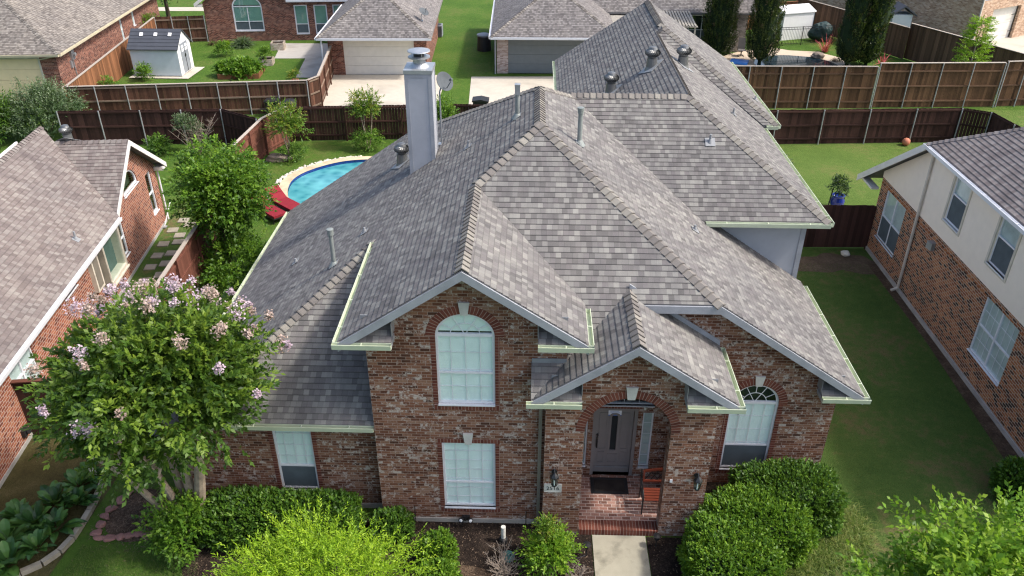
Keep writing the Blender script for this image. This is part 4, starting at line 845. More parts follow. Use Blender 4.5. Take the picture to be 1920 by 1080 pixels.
mb = MB(); mb.box(-.2, .03, -3, 14.72, -.1, .12); mb.build('foundation', 'concrete', LN)
window(LN, WL, aw, blind=None, fw=.06, d=-.04, label='half round window in the gable'); window(LN, WL, nw, mid=1.62, blind=None, label='narrow tall window in the gable wall'); window(LN, WL, w3, mid=1.5, blind=None, label='small window beside the bay'); window(LN, WL, w4, blind='blind_grey', mull=1, mid=1.6); window(LN, WL, aw2, blind=None)
# bay window
bx = Fr((.32, 0, 0), (0, 1, 0)); bw = rect(7.78, 9.15, 1.06, 2.48)
mb = MB(); ring(mb, bx, rect(7.66, 9.27, .94, 2.60), bw, -.32, 0); mb.k = 0
for z in (.9, 2.62): mb.box(.0, .36, 7.62, 9.31, z-.03, z+.03)
mb.box(.0, .32, 7.66, 7.74, .94, 2.6); mb.box(.0, .32, 9.19, 9.27, .94, 2.6); bay = mb.build('bay_window', 'cream_trim', LN)
mb = MB(); mb.face([bx(u, z, -.04) for u, z in bw]); mb.build('glass', 'glass', bay); mb = MB(); mb.face([bx(u, z, -.3) for u, z in rect(7.7, 9.2, 1.0, 2.55)]); mb.build('interior', 'bay_interior', bay)
mb = MB(); mb.box(.0, .14, 7.05, 7.60, 1.1, 2.66); mb.k = 1; mb.box(.14, .15, 7.14, 7.5, 1.2, 2.58); mb.build('shutter', ['cream_trim', 'downspout_tan'], LN)
def rk(par, p, q, out, mat='white_paint', h=.2): rake(p, q, h=h, out=out, mat=mat, dz=-.1, par=par)
rk(LN, (.36, 11.86, 4.55), (.36, 9.34, 2.86), (1, 0, 0)); rk(LN, (.36, 11.86, 4.55), (.36, 14.97, 2.47), (1, 0, 0))
mb = MB(); mb.box(.01, .36, 14.55, 14.97, 2.28, 2.42); mb.build('soffit', 'white_paint', LN)
gutter(LN, (.45, -3.4, 2.78), (.45, 9.2, 2.78), (1, 0, 0), mat='white_vinyl'); mb = MB(); mb.box(-2.86, -2.80, -3, 10.7, 4.78, 5.02); mb.build('fascia', 'white_paint', LN)
mb = MB(); mb.tube([(.09, 14.66, .1), (.09, 14.66, 2.4)], .035, 8); mb.build('downspout', 'white_vinyl', LN)
turbine(LN, (-1.75, 12.05, 4.5), nrm(PGB), 1.1); pipe(LN, (-.04, 6.94, 3.29-.17), nrm(PA), .28, .035)
mb = MB(); mb.box(.0, .10, .9, 1.15, .3, .5); mb.lathe([(.05, 0), (.09, .06), (.1, .1), (0, .1)], (.05, 1.05, .4), 10, (1, 0, .2)); mb.build('floodlight', 'plastic_black', LN)
# ================================================================== RIGHT NEIGHBOUR
RN = thing('brick_house', 'two storey house at right with beige stucco above orange brick', 'house', (13.15, 20, 0))
PN = (5.5-.67*12.8, .67, 0); PNR = (5.5+.66*25.15, 0, -.66); SR = 'shingle_right'
r1 = roof(RN, [[(12.8, 13.5), (18.2, 13.5), (18.2, 19.7), (12.8, 25.15)]], PN, SR); r2 = roof(RN, [[(12.8, 25.15), (18.2, 19.75), (26, 19.75), (26, 29.7), (12.8, 29.7)]], PNR, SR); roof(RN, [[(18.2, 13.5), (23.6, 13.5), (23.6, 25), (18.2, 19.7)]], (5.5+.67*(18.2*2-12.8), -.67, 0), SR)
caps(r1, (12.8, 25.15, 5.5), (18.2, 19.72, 9.1), nrm(PN), nrm(PNR), 'cap_right', w=.13)
WR = Fr((13.15, 0, 0), (0, -1, 0)); w1 = rect(-27.8, -26.05, .85, 2.74); w4 = rect(-20.17, -18.34, .95, 2.82)
wall(WR, rect(-28.35, -13.9, .15, 3.0), [w1, w4]).build('wall', 'brick_right', RN)
mb = MB(); soldier(mb, WR, [((-28.35, 2.8), (-28.35, 3.0)), ((-13.9, 2.8), (-13.9, 3.0))], .2, .004); mb.build('brick_surround', 'brick_right', RN)
WS = Fr((13.135, 0, 0), (0, -1, 0)); w2 = rect(-23.52, -22.5, 3.62, 5.32); w3 = rect(-20.66, -19.65, 3.64, 5.34)
wall(WS, [(-28.36, 3.0), (-13.9, 3.0), (-13.9, 5.42), (-25.0, 5.42), (-28.36, 3.22)], [w2, w3]).build('stucco_wall', 'stucco', RN)
wall(Fr((13.2, 28.35, 0), (-1, 0, 0)), rect(-10, -.0, 0, 3.2)).build('wall', 'brick_right', RN); wall(Fr((13.2, 13.9, 0), (1, 0, 0)), rect(.16, 10, 0, 5.4)).build('wall', 'brick_right', RN)
mb = MB(); mb.box(13.10, 13.35, 13.9, 28.38, -.1, .15); mb.build('foundation', 'concrete', RN)
window(RN, WR, w1, mid=1.72, mull=1, scr=True, blind='blind_grey', label='double window near the back corner'); window(RN, WR, w4, mid=1.85, mull=1, cols=6, rows=4, blind='blind_grey', label='double gridded ground floor window')
for w, l in ((w2, 'upper stucco window nearer the back'), (w3, 'upper stucco window nearer the front')):
    p = window(RN, WS, w, mid=4.5, scr=True, blind='blind_grey', label=l); mb = MB(); ring(mb, WS, shrink(w, -.09), w, .0, .025); mb.build('trim', 'cream_trim', p)
gutter(RN, (12.8, 13.5, 5.48), (12.8, 25.2, 5.48), (-1, 0, 0), mat='white_vinyl'); rk(RN, (12.8, 25.15, 5.5), (12.8, 29.72, 2.49), (-1, 0, 0), h=.26)
mb = MB(); mb.face([(12.82, 25, 5.36), (13.14, 25, 5.36), (13.14, 13.6, 5.36), (12.82, 13.6, 5.36)]); mb.box(12.84, 13.12, 28.42, 29.6, 2.45, 2.53) ; mb.build('soffit', 'white_paint', RN)
mb = MB(); mb.bar((13.08, 24.98, .15), (13.08, 25.1, 5.36), .085, .06, up=(1, 0, 0)); mb.bar((13.08, 24.98, .17), (12.85, 24.95, .10), .08, .06); mb.build('downspout', 'downspout_beige', RN)
mb = MB(); mb.box(13.03, 13.15, 23.55, 23.78, 2.42, 2.70); mb.bar((13.03, 23.52, 2.56), (13.0, 23.81, 2.56), .03, .26); mb.build('dryer_vent', 'galv', RN)
# ================================================================== FAR HOUSES
def hip_roof(par, x0, x1, y0, y1, ze, p, sh, gable_back=False, capm='cap_tan', ov=0):
    w = (x1-x0)/2; xm = (x0+x1)/2; zt = ze+p*w; ye = y1 if gable_back else y1-w
    A_ = (ze-p*y0, 0, p); B_ = (ze+p*x1, -p, 0); C_ = (ze-p*x0, p, 0)
    a = roof(par, [[(x0, y0), (x1, y0), (xm, y0+w)]], A_, sh); roof(par, [[(x1, y0), (x1, y1), (xm, ye), (xm, y0+w)]], B_, sh); roof(par, [[(x0, y0), (xm, y0+w), (xm, ye), (x0, y1)]], C_, sh)
    if not gable_back: roof(par, [[(x0, y1), (xm, ye), (x1, y1)]], (ze+p*y1, 0, -p), sh)
    for s, t, q, r_ in (((x0, y0, ze), (xm, y0+w, zt), A_, C_), ((x1, y0, ze), (xm, y0+w, zt), A_, B_), ((xm, y0+w, zt), (xm, ye, zt), B_, C_)): caps(a, s, t, nrm(q), nrm(r_), capm, w=.13)
    return a
def sectional(par, fr, u0, u1, z0, z1, mat, rows=4, cols=4):
    mb = MB(); h = (z1-z0)/rows
    for k in range(rows): mb.obox(fr((u0+u1)/2, z0+h*(k+.5), -.09), fr.r*((u1-u0)/2), fr.n*.02, Z*(h/2-.006))
    mb.obox(fr((u0+u1)/2, (z0+z1)/2, -.125), fr.r*((u1-u0)/2), fr.n*.01, Z*((z1-z0)/2)); return mb.build('garage_door', mat, par)
# far left house
A5 = math.radians(5)
BL = thing('brick_house', 'far left brick house with pale roof and cream garage door', 'house', (-27.0, 45.2, 0), A5, world=False)
q1 = (2.8+.47*.42, 0, .47); q2 = (2.8+.47*.42, -.47, 0)
a = roof(BL, [[(-16, -.42), (.42, -.42), (-7.8, 7.8), (-16, 7.8)]], q1, 'shingle_tan'); roof(BL, [[(.42, -.42), (.42, 18), (-7.8, 18), (-7.8, 7.8)]], q2, 'shingle_tan'); caps(a, (.42, -.42, 2.8), (-7.8, 7.8, 6.66), nrm(q1), nrm(q2), 'cap_tan', w=.13)
fb = Fr((0, 0, 0), (1, 0, 0)); fs = Fr((0, 0, 0), (0, 1, 0)); ba = rect(9.95, 10.35, 1.0, 2.4); bb = rect(12.3, 12.75, 1.45, 2.4); gd = rect(-6.2, -1.0, 0, 2.45)
wall(fb, rect(-12, 0, 0, 2.75), [gd]).build('wall', 'brick_back', BL); wall(fs, rect(.2, 17.8, 0, 2.75), [ba, bb]).build('wall', 'brick_back', BL); sectional(BL, fb, -6.2, -1.0, 0, 2.45, 'garage_cream')
mb = MB(); ring(mb, fb, rect(-6.3, -.9, -.1, 2.55), gd, -.02, .03); mb.build('trim', 'cream_trim', BL)
window(BL, fs, ba, mid=1.7, blind='blind_grey'); window(BL, fs, bb, blind='blind_grey')
gutter(BL, (-12, -.42, 2.78), (.42, -.42, 2.78), (0, -1, 0), mat='cream_gutter'); gutter(BL, (.42, -.42, 2.78), (.42, 17.9, 2.78), (1, 0, 0), mat='cream_gutter')
mb = MB(); mb.box(0, .14, 1.75, 2.1, 1.9, 2.45); mb.lathe([(.11, 0), (.11, .16), (0, .17)], (.12, 1.92, 2.2), 12, (1, 0, 0)); mb.box(0, .1, 1.5, 1.7, 1.5, 1.9); mb.tube([(.06, 1.9, 0), (.06, 1.9, 1.9)], .03); mb.build('electric_meter', 'galv', BL)
mb = MB(); mb.bar((-.95, -.03, 2.4), (.35, -.3, 2.7), .07, .06); mb.build('downspout', 'cream_gutter', BL); pipe(BL, (-2.4, 8.4, 4.1), nrm(q2), .5, .03)
# brick house behind the shed lawn
BM = thing('brick_house', 'dark red brick house with green arched window behind the lawn', 'house', (-23.6, 59.2, 0), math.radians(5.6), world=False)
fm = Fr((0, 0, 0), (1, 0, 0)); ma = archhole(2.0, 4.1, .72, 2.42, .75); m1 = rect(6.35, 7.3, .46, 2.5); m2 = rect(7.75, 8.7, .46, 2.5); m3 = rect(9.1, 10.05, .46, 2.5)
wall(fm, [(0, 0), (13, 0), (13, 2.9), (5.6, 2.9), (2.9, 4.8), (0, 2.75)], [ma, m1, m2, m3]).build('wall', 'brick_back', BM)
window(BM, fm, ma, mid=1.38, mull=1, zs=2.42, blind='blind_green', scr=True, fan=False, fw=.09, label='large arched window'); 
for m_ in (m1, m2, m3): window(BM, fm, m_, mid=1.15, blind='blind_green', scr=True, fw=.08)
pg = (2.72+.7*.5, .7, 0); roof(BM, [[(-.5, -.4), (2.9, -.4), (2.9, 8), (-.5, 8)]], (2.72+.7*.5, .7, 0), 'shingle_garage'); roof(BM, [[(2.9, -.4), (5.9, -.4), (5.9, 8), (2.9, 8)]], (2.72+.7*6.3, -.7, 0), 'shingle_garage'); roof(BM, [[(5.95, -.4), (13.5, -.4), (13.5, 5), (5.95, 5)]], (2.92+.25, 0, .62), 'shingle_garage')
rk(BM, (-.5, -.4, 2.72), (2.9, -.4, 5.1), (0, -1, 0), h=.24); gutter(BM, (5.95, -.4, 2.9), (13.2, -.4, 2.9), (0, -1, 0), mat='white_vinyl'); mb = MB(); mb.box(-.5, 0, -.38, 0, 2.5, 2.66); mb.build('soffit', 'white_paint', BM)
wall(Fr((0, 0, 0), (0, -1, 0)), rect(-8, -.2, 0, 2.7)).build('wall', 'brick_back', BM)
# white garage
GW = thing('brick_garage', 'garage with wide white door and grey hip roof behind the chimney', 'garage', (-9.8, 51.2, 0), math.radians(2.3), world=False)
hip_roof(GW, -3.5, 3.52, -1.3, 12, 2.62, .67, 'shingle_garage'); fg = Fr((0, 0, 0), (1, 0, 0)); g_ = rect(-2.15, 2.3, 0, 2.35)
wall(fg, rect(-3.1, 3.1, 0, 2.6), [g_]).build('wall', 'brick_back', GW); sectional(GW, fg, -2.15, 2.3, 0, 2.35, 'garage_white'); wall(Fr((3.1, 0, 0), (0, 1, 0)), rect(.2, 11, 0, 2.6)).build('wall', 'brick_back', GW); wall(Fr((-3.1, 0, 0), (0, -1, 0)), rect(-11, -.2, 0, 2.6)).build('wall', 'brick_back', GW)
gutter(GW, (-3.5, -1.3, 2.6), (3.52, -1.3, 2.6), (0, -1, 0), mat='white_vinyl'); gutter(GW, (-3.5, 11.9, 2.6), (-3.5, -1.3, 2.6), (-1, 0, 0), mat='white_vinyl')
mb = MB(); mb.face([(-3.45, -1.28, 2.48), (3.47, -1.28, 2.48), (3.47, 0, 2.48), (-3.45, 0, 2.48)]); mb.build('soffit', 'white_paint', GW)
dish(GW, (2.75, 1.2, 3.12), (2.95, 1.0, 3.72), .33, (.5, -.35, .8)); mb = MB(); mb.tube([(-3.25, -1.15, 0), (-3.25, -1.15, 2.5)], .05, 8); mb.build('downspout', 'white_vinyl', GW)
# grey garage
GG = thing('brick_garage', 'garage with dark grey door and pinkish brick pillar', 'garage', (-2.3, 51.85, 0), math.radians(1.0), world=False)
hip_roof(GG, -.35, 7.6, -1.35, 12, 2.62, .6, 'shingle_garage'); g_ = rect(.72, 6, 0, 2.4); wall(fg, rect(0, 7.2, 0, 2.6), [g_]).build('wall', 'brick_pink', GG); sectional(GG, fg, .72, 6, 0, 2.4, 'garage_grey'); wall(Fr((0, 0, 0), (0, -1, 0)), rect(-11, -.2, 0, 2.6)).build('wall', 'brick_pink', GG)
gutter(GG, (-.35, -1.35, 2.6), (7.6, -1.35, 2.6), (0, -1, 0), mat='white_vinyl'); gutter(GG, (-.35, 11, 2.6), (-.35, -1.35, 2.6), (-1, 0, 0), mat='white_vinyl'); mb = MB(); mb.face([(-.3, -1.3, 2.48), (7.55, -1.3, 2.48), (7.55, 0, 2.48), (-.3, 0, 2.48)]); mb.tube([(-.1, -.1, 0), (-.1, -.1, 2.5)], .04, 8); mb.build('soffit', 'fascia_blue', GG)
# house behind the tall hip roof
HB = thing('brick_house', 'grey brick house with patio covers behind the rear grey roof', 'house', (9, 57.8, 0))
fh = Fr((0, 57.8, 0), (1, 0, 0)); h1 = rect(10.75, 12.6, .75, 2.5); wall(fh, rect(3.6, 14.8, 0, 2.75), [h1]).build('wall', 'brick_grey', HB); roof(HB, [[(3.0, 57.3), (15.2, 57.3), (15.2, 66), (3.0, 66)]], (2.75-.6*57.3, 0, .6), 'shingle_garage')
window(HB, fh, h1, mid=1.5, mull=1, blind=None, scr=True, label='white framed patio window')
pc = thing('patio_cover', 'corrugated brown patio cover in front of the white framed window', 'patio cover', (9.6, 56, 0)); mb = MB()
for k in range(12): x = 8.5+k*.19; mb.bar((x, 57.75, 2.85), (x, 54.3, 2.55), .12, .05)
mb.box(8.4, 10.75, 54.28, 57.75, 2.46, 2.5); mb.build('corrugated_panel', 'wood_weather', pc); 
for x in (8.6, 10.6): mb = MB(); mb.box(x-.05, x+.05, 54.4, 54.5, 0, 2.45); mb.build('post', 'wood_weather', pc)
pc = thing('patio_cover', 'weathered flat board patio cover beside the grey garage', 'patio cover', (5.2, 56, 0)); mb = MB()
for k in range(20): y = 54.0+k*.19; mb.rc = random.random(); mb.box(4.1+.1*math.sin(k*7), 6.9, y, y+.17, 2.5, 2.54)
mb.build('roof_boards', 'wood_weather', pc)
for x in (4.3, 6.6): mb = MB(); mb.box(x-.05, x+.05, 54.1, 54.2, 0, 2.48); mb.build('post', 'wood_weather', pc)
# tan brick house, top right
BR = thing('brick_house', 'tan brick house with pale garage door at top right', 'house', (31.7, 60.1, 0), math.radians(32), world=False)
g_ = rect(1.6, 5.0, 0, 2.4); wall(fg, rect(0, 6.6, 0, 5.5), [g_]).build('wall', 'brick_tan', BR); sectional(BR, Fr((0, .22, 0), (1, 0, 0)), 1.6, 5.0, 0, 2.4, 'garage_white'); wall(Fr((0, 0, 0), (0, -1, 0)), rect(-16, -.2, 0, 5.5)).build('wall', 'brick_tan', BR)
wall(Fr((6.6, 0, 0), (0, 1, 0)), rect(.2, 16, 0, 5.5)).build('wall', 'brick_tan', BR)
mb = MB(); mb.obox((3.3, -.006, 4.1), (3.2, 0, 0), (0, .006, 0), (0, 0, .95)); mb.build('siding_panel', 'siding_blue', BR); mb = MB(); mb.bar((-.05, -.06, 0), (-.05, -.06, 5.4), .09, .09, up=(1, 0, 0)); mb.build('downspout', 'downspout_beige', BR)
hip_roof(BR, -.6, 7.2, -.6, 17, 5.5, .6, 'shingle_tan')
mb = MB(); mb.box(1.7, 2.3, .08, .1, 1.7, 1.76); mb.box(4.2, 4.9, .08, .1, 1.75, 1.8); mb.box(4.3, 4.9, .08, .1, .55, .6); mb.build('door_hinge', 'iron', BR)
# little gabled shed beyond the slanting fence
t = thing('garden_shed', 'small dark gabled shed against the tan brick wall', 'shed', (26.9, 62.0, 0)); mb = MB(); mb.box(26.2, 27.6, 61.4, 62.6, 0, 1.9); mb.build('wall', 'shed_wall', t); mb = MB(); mb.prism([(25.95, 61.2, 1.8), (26.9, 61.2, 2.45), (27.85, 61.2, 1.8), (27.85, 61.2, 1.9), (26.9, 61.2, 2.57), (25.95, 61.2, 1.9)], (0, 1.6, 0)); mb.build('roof', 'shed_roof', t)
# ================================================================== POOL, SHEDS, PROPS
t = thing('swimming_pool', 'blue kidney shaped swimming pool with sandy stone coping', 'pool', (-7.7, 34, 0))
oc = blob(-7.6, 33.4, 3.72, 3.55, 64, .02, 2); ic = blob(-7.6, 33.4, 3.28, 3.12, 64, .02, 2)
mb = MB(); n = len(oc)
for i in range(n):
    j = (i+1) % n; P = lambda q, z: (q[0], q[1], z)
    mb.rc = random.random(); mb.face([P(oc[i], .15), P(oc[j], .15), P(ic[j], .15), P(ic[i], .15)]); mb.face([P(oc[i], -.1), P(oc[j], -.1), P(oc[j], .15), P(oc[i], .15)])
mb.build('coping', 'coping', t); mb = MB(); ip = blob(-7.6, 33.4, 3.30, 3.14, 64, .02, 2)
for i in range(n): j = (i+1) % n; mb.face([(*ip[j], .145), (*ip[i], .145), (*ip[i], -.1), (*ip[j], -.1)])
mb.build('waterline_tile', 'tile_blue', t)
o = sheet('pool_water', ic, -.0, 'pool_water'); o.location.z = .012
mb = MB(); r_ = random.Random(3)
for i in range(520):
    a = r_.uniform(1.75, 4.4); q = 3.95+r_.uniform(-.15, .15); c = Vector((-7.6+q*math.cos(a), 33.4+q*.955*math.sin(a), .02)); s = r_.uniform(.03, .075)
    mb.lathe([(0, -.5*s), (s*.9, -.2*s), (s, .2*s), (.5*s, .7*s), (0, .8*s)], c, 6)
kind(mb.build('edging_gravel', 'rock_white'), 'stuff', 'white river rock edging around the blue pool')
def lounger(x, y, rz, label):
    t = thing('sun_lounger', label, 'sun lounger', (x, y, 0), rz, 'red sun loungers by the pool', world=False); mb = MB()
    mb.box(-.33, .33, -.95, .35, .22, .27); mb.prism([(-.33, .35, .22), (-.33, 1.0, .62), (-.33, 1.0, .66), (-.33, .35, .27)], (.66, 0, 0)); mb.build('frame', 'dark_metal', t)
    for sx in (-1, 1):
        for y0 in (-.85, .3): mb = MB(); mb.box(sx*.31-.02, sx*.31+.02, y0-.02, y0+.02, 0, .23); mb.build('leg', 'dark_metal', t)
    mb = MB()
    for k in range(3): mb.box(-.31, .31, -.93+k*.42, -.93+k*.42+.41, .275, .37)
    mb.build('cushion', 'red_cushion', t)
    mb = MB(); 
    for k in range(2):
        f0, f1 = k/2, (k+.96)/2; a = Vector((-.31, .36+.62*f0, .28+.40*f0)); b = Vector((-.31, .36+.62*f1, .28+.40*f1)); u = Vector((0, -.06, .09)); mb.prism([a, b, b+u, a+u], (.62, 0, 0))
    mb.build('back_cushion', 'red_cushion', t)
lounger(-10.45, 31.1, math.radians(48), 'red cushioned sun lounger nearer the pool edge'); lounger(-10.95, 30.4, math.radians(48), 'red cushioned sun lounger nearer the round green tree')
# blue grey shed
t = thing('garden_shed', 'blue grey garden shed with dark roof and white double doors', 'shed', (-23.65, 51.2, 0)); x0, x1, y0, y1 = -25.15, -22.15, 50.15, 52.25
mb = MB(); P5 = lambda x: [(x, y0, .1), (x, y1, .1), (x, y1, 1.85), (x, 51.2, 2.72), (x, y0, 1.85)]; mb.prism(P5(x0), (x1-x0-.02, 0, 0)); mb.build('wall', 'shed_wall', t)
mb = MB(); mb.prism(P5(x1-.02), (.03, 0, 0)); mb.build('gable_wall', 'shed_white', t)
mb = MB()
for s in (-1, 1):
    for k in range(6): a = k/6; b = (k+1.02)/6; e = 51.2+s*1.2; pa = lambda f: (51.2+s*1.2*(1-f), 1.74+f*1.02); ya, za = pa(a); yb, zb = pa(b); mb.prism([(x0-.1, ya, za+.03), (x0-.1, yb, zb), (x0-.1, yb, zb-.05), (x0-.1, ya, za-.03)], (x1-x0+.2, 0, 0))
rf = mb.build('roof', 'shed_roof', t)
for x in (-24.5, -23.6, -22.7): mb = MB(); mb.obox((x, 50.83, 2.50), (.10, 0, 0), (0, .09, .078), (0, -.012, .015)); mb.build('skylight', 'shed_white', rf)
mb = MB(); mb.box(x1+.008, x1+.03, 50.62, 51.78, .15, 1.95); d_ = mb.build('door', 'shed_grey', t); mb = MB()
for y in (50.75, 51.3):
    for z in (1.5, 1.72): mb.box(x1+.03, x1+.045, y, y+.34, z-.07, z+.09)
mb.build('window', 'shed_white', d_); mb = MB(); mb.box(x1+.03, x1+.06, 51.19, 51.21, .15, 1.45); mb.lathe([(0, 0), (.12, .005), (.12, .02), (0, .025)], (x1+.03, 51.2, 1.15), 5, (1, 0, 0)); mb.build('handle', 'iron', d_)
sheet('concrete_pad', [(-25.4, 49.75), (-21.6, 49.75), (-21.5, 52.4), (-25.4, 52.4)], .05, 'driveway')
# white metal shed
t = thing('garden_shed', 'plain white metal shed with white roof by the fence corner', 'shed', (18.3, 61.2, 0), math.radians(20.3), world=False)
mb = MB()
for k in range(14): mb.box(.0+k*.186, .182+k*.186, 0, .02, 0, 1.92)
mb.box(0, 2.6, .02, 1.9, 0, 1.92); mb.build('wall', 'shed_white', t); mb = MB(); mb.prism([(-.06, -.08, 1.9), (-.06, .95, 2.25), (-.06, 2.0, 1.9), (-.06, 2.0, 1.97), (-.06, .95, 2.32), (-.06, -.08, 1.97)], (2.72, 0, 0)); mb.build('roof', 'shed_white', t)
mb = MB(); mb.box(2.6, 2.64, -.03, .03, 0, 1.9); mb.build('corner_trim', 'iron', t)
# raised bed, planters, potted plants around the far lawn
def bed(name, label, c, sx, sy, h, mat, rz=.1):
    t = thing(name, label, 'planter', (*c, 0), rz, world=False); mb = MB()
    for a, b in (((-sx, -sy), (sx, -sy)), ((sx, -sy), (sx, sy)), ((sx, sy), (-sx, sy)), ((-sx, sy), (-sx, -sy))): mb.bar((*a, h/2), (*b, h/2), .08, h)
    mb.build('wall', mat, t); mb = MB(); mb.box(-sx+.04, sx-.04, -sy+.04, sy-.04, 0, h*.8); mb.build('soil', 'mulch', t); return t
bed('raised_bed', 'long timber raised bed of leafy vegetables on the far lawn', (-18.6, 50.9), 1.25, .95, .30, 'fence_orange'); bed('stone_planter', 'square stone planter against the patio edge', (-18.0, 57.3), .42, .42, .5, 'stone_planter'); bed('stone_planter', 'small stone planter holding a green shrub on the lawn', (-17.7, 53.4), .42, .42, .4, 'stone_planter')
def potp(name, label, c, r, h, mat): 
    t = thing(name, label, 'pot', (*c, 0), world=False); mb = MB(); mb.lathe([(r*.62, 0), (r*.95, h*.35), (r, h*.6), (r*.8, h*.86), (r*.92, h), (r*.78, h), (r*.7, h*.88), (0, h*.86)], (0, 0, 0), 20); mb.build('pot', mat, t, smooth=True); return t
POT = potp('potted_plant', 'glossy blue glazed pot with a leafy plant on the lawn edge', (13.15, 32.0), .30, .62, 'blue_ceramic'); POT2 = potp('potted_plant', 'terracotta pot with a small plant in the far fence corner', (-14.6, 48.8), .28, .35, 'terracotta')
mb = MB(); mb.tube([(12.78, 31.95, 0), (12.84, 31.95, .95)], .03, 8); tag(mb.build('garden_post', 'dark_metal'), 'dark thin post beside the blue pot', 'post')
sheet('pavement', [(10.6, 30.9), (14.2, 30.9), (14.2, 32.2), (10.6, 32.0)], .012, 'patio')
mb = MB(); mb.lathe([(0, -.2)]+[(.2*math.sin(a), -.2*math.cos(a)) for a in [math.pi*i/9 for i in range(1, 9)]]+[(0, .2)], (19.1, 39.7, .2), 18); tag(mb.build('garden_ball', 'ball_orange', smooth=True), 'orange terracotta ball lying at the dark fence', 'ball')
def ac(c, label, rz=0):
    t = thing('air_conditioner', label, 'air conditioner', (*c, 0), rz, world=False); mb = MB(); mb.box(-.42, .42, -.42, .42, .05, .85)
    mb.build('casing', 'shed_grey', t); mb = MB(); mb.lathe([(.36, .86), (.36, .89), (.1, .9), (0, .9)], (0, 0, 0), 20)
    for k in range(9): mb.bar((-.4, -.43, .12+k*.08), (.4, -.43, .12+k*.08), .02, .03)
    mb.build('fan_grille', 'dark_metal', t)
ac((-28.05, 57.2), 'grey air conditioner between orange fence and far left house'); ac((-7.2, 61.5), 'dark air conditioner beside the white garage')
t = thing('compost_bin', 'dark round compost bin behind the grey garage corner', 'bin', (-3.45, 57.6, 0)); mb = MB(); mb.lathe([(.5, 0), (.46, .9), (.42, 1.0)], (-3.45, 57.6, 0), 18); mb.build('body', 'plastic_black', t); mb = MB(); mb.lathe([(.5, 1.0), (.5, 1.1), (.3, 1.16), (0, 1.16)], (-3.45, 57.6, 0), 18); mb.build('lid', 'shed_grey', t)
t = thing('trash_bin', 'black wheelie bin lying between the two back fences', 'bin', (-14.3, 43.2, 0)); mb = MB(); mb.prism([(-14.6, 42.75, 0), (-14.0, 42.8, 0), (-13.95, 43.35, 0), (-14.6, 43.3, 0)], (0, 0, .85)); mb.build('body', 'plastic_black', t); mb = MB(); mb.box(-14.66, -13.9, 42.7, 43.4, .85, .93); mb.build('lid', 'plastic_black', t)
t = thing('trash_bin', 'black bin with domed lid behind the plain dark fence', 'bin', (-13.2, 42.6, 0)); mb = MB(); mb.prism([(-13.5, 42.3, 0), (-12.9, 42.3, 0), (-12.9, 42.85, 0), (-13.5, 42.85, 0)], (0, 0, .95)); mb.build('body', 'plastic_black', t); mb = MB(); mb.lathe([(.4, .95), (.36, 1.04), (.2, 1.1), (0, 1.11)], (-13.2, 42.58, 0), 16); mb.build('lid', 'plastic_black', t)
t = thing('trash_bin', 'low black bin on the driveway of the grey garage', 'bin', (-2.9, 44.9, 0)); mb = MB(); mb.box(-3.35, -2.5, 44.5, 45.2, 0, .45); mb.build('body', 'plastic_black', t); mb = MB(); mb.prism([(-3.4, 44.45, .45), (-2.45, 44.45, .45), (-2.45, 44.45, .5), (-2.9, 44.45, .6), (-3.4, 44.45, .53)], (0, .8, 0)); mb.build('lid', 'plastic_black', t)
# patio chair, iron fence, covered grill, pool rock
def pchair(c, rz, label):
    t = thing('patio_chair', label, 'chair', (*c, 0), rz, 'patio chairs by the far pool', world=False); mb = MB(); mb.box(-.26, .26, -.26, .26, .42, .45); mb.build('seat', 'sling_grey', t); mb = MB(); mb.obox((0, .33, .80), (.25, 0, 0), (0, .012, -.003), (0, .09, .36)); mb.build('backrest', 'sling_grey', t)
    mb = MB(); mb.lathe([(.04, 0), (.04, .42)], (0, 0, 0), 8)
    for k in range(4): a = math.pi/4+k*math.pi/2; mb.tube([(0, 0, .12), (.3*math.cos(a), .3*math.sin(a), .02)], .02, 6)
    mb.build('swivel_base', 'dark_metal', t)
    for s in (-1, 1): mb = MB(); mb.tube([(s*.28, .28, .6), (s*.29, -.2, .62), (s*.28, -.24, .45)], .018, 6); mb.build('armrest', 'dark_metal', t)
pchair((14.4, 56.7), math.radians(-8), 'grey sling swivel chair on the far pool deck'); pchair((13.7, 57.2), math.radians(70), 'grey sling chair nearer the dark cypress trunk')
t = thing('iron_fence', 'black iron picket pool fence in front of the white shed', 'fence', (17.4, 59.5, 0)); a, b = Vector((17.3, 59.5, 0)), Vector((21.8, 60.45, 0)); mb = MB(); m = 38
for k in range(m+1): q = a.lerp(b, k/m); mb.tube([q+Z*.08, q+Z*1.28], .009, 5, False)
mb.build('picket_panel', 'iron', t); mb = MB(); 
for z in (.15, 1.15, 1.3): mb.bar(a+Z*z, b+Z*z, .03, .03)
mb.build('rail', 'iron', t)
for k in (0, .47, 1): q = a.lerp(b, k); mb = MB(); mb.tube([q, q+Z*1.35], .03, 6); mb.build('post', 'iron', t)
def rock(name, label, c, r, mat='rock', cat='rock', sq=.5, seed=1):
    rr = random.Random(seed); import bmesh
    bm = bmesh.new(); bmesh.ops.create_icosphere(bm, subdivisions=3, radius=1)
    ph = [rr.uniform(0, 6) for _ in range(6)]
    for v in bm.verts:
        p = v.co.copy(); k = 1+.16*math.sin(3*p.x+ph[0])+.14*math.sin(4*p.y+ph[1])+.1*math.sin(5*p.z+ph[2]+2*p.x)+.05*math.sin(11*p.x+9*p.y+ph[3]); v.co = Vector((p.x*r[0], p.y*r[1], p.z*r[2]))*k
    me = bpy.data.meshes.new(name); bm.to_mesh(me); bm.free(); me.materials.append(MAT[mat]); o = bpy.data.objects.new(name, me); COL.objects.link(o); o.location = c; return tag(o, label, cat)
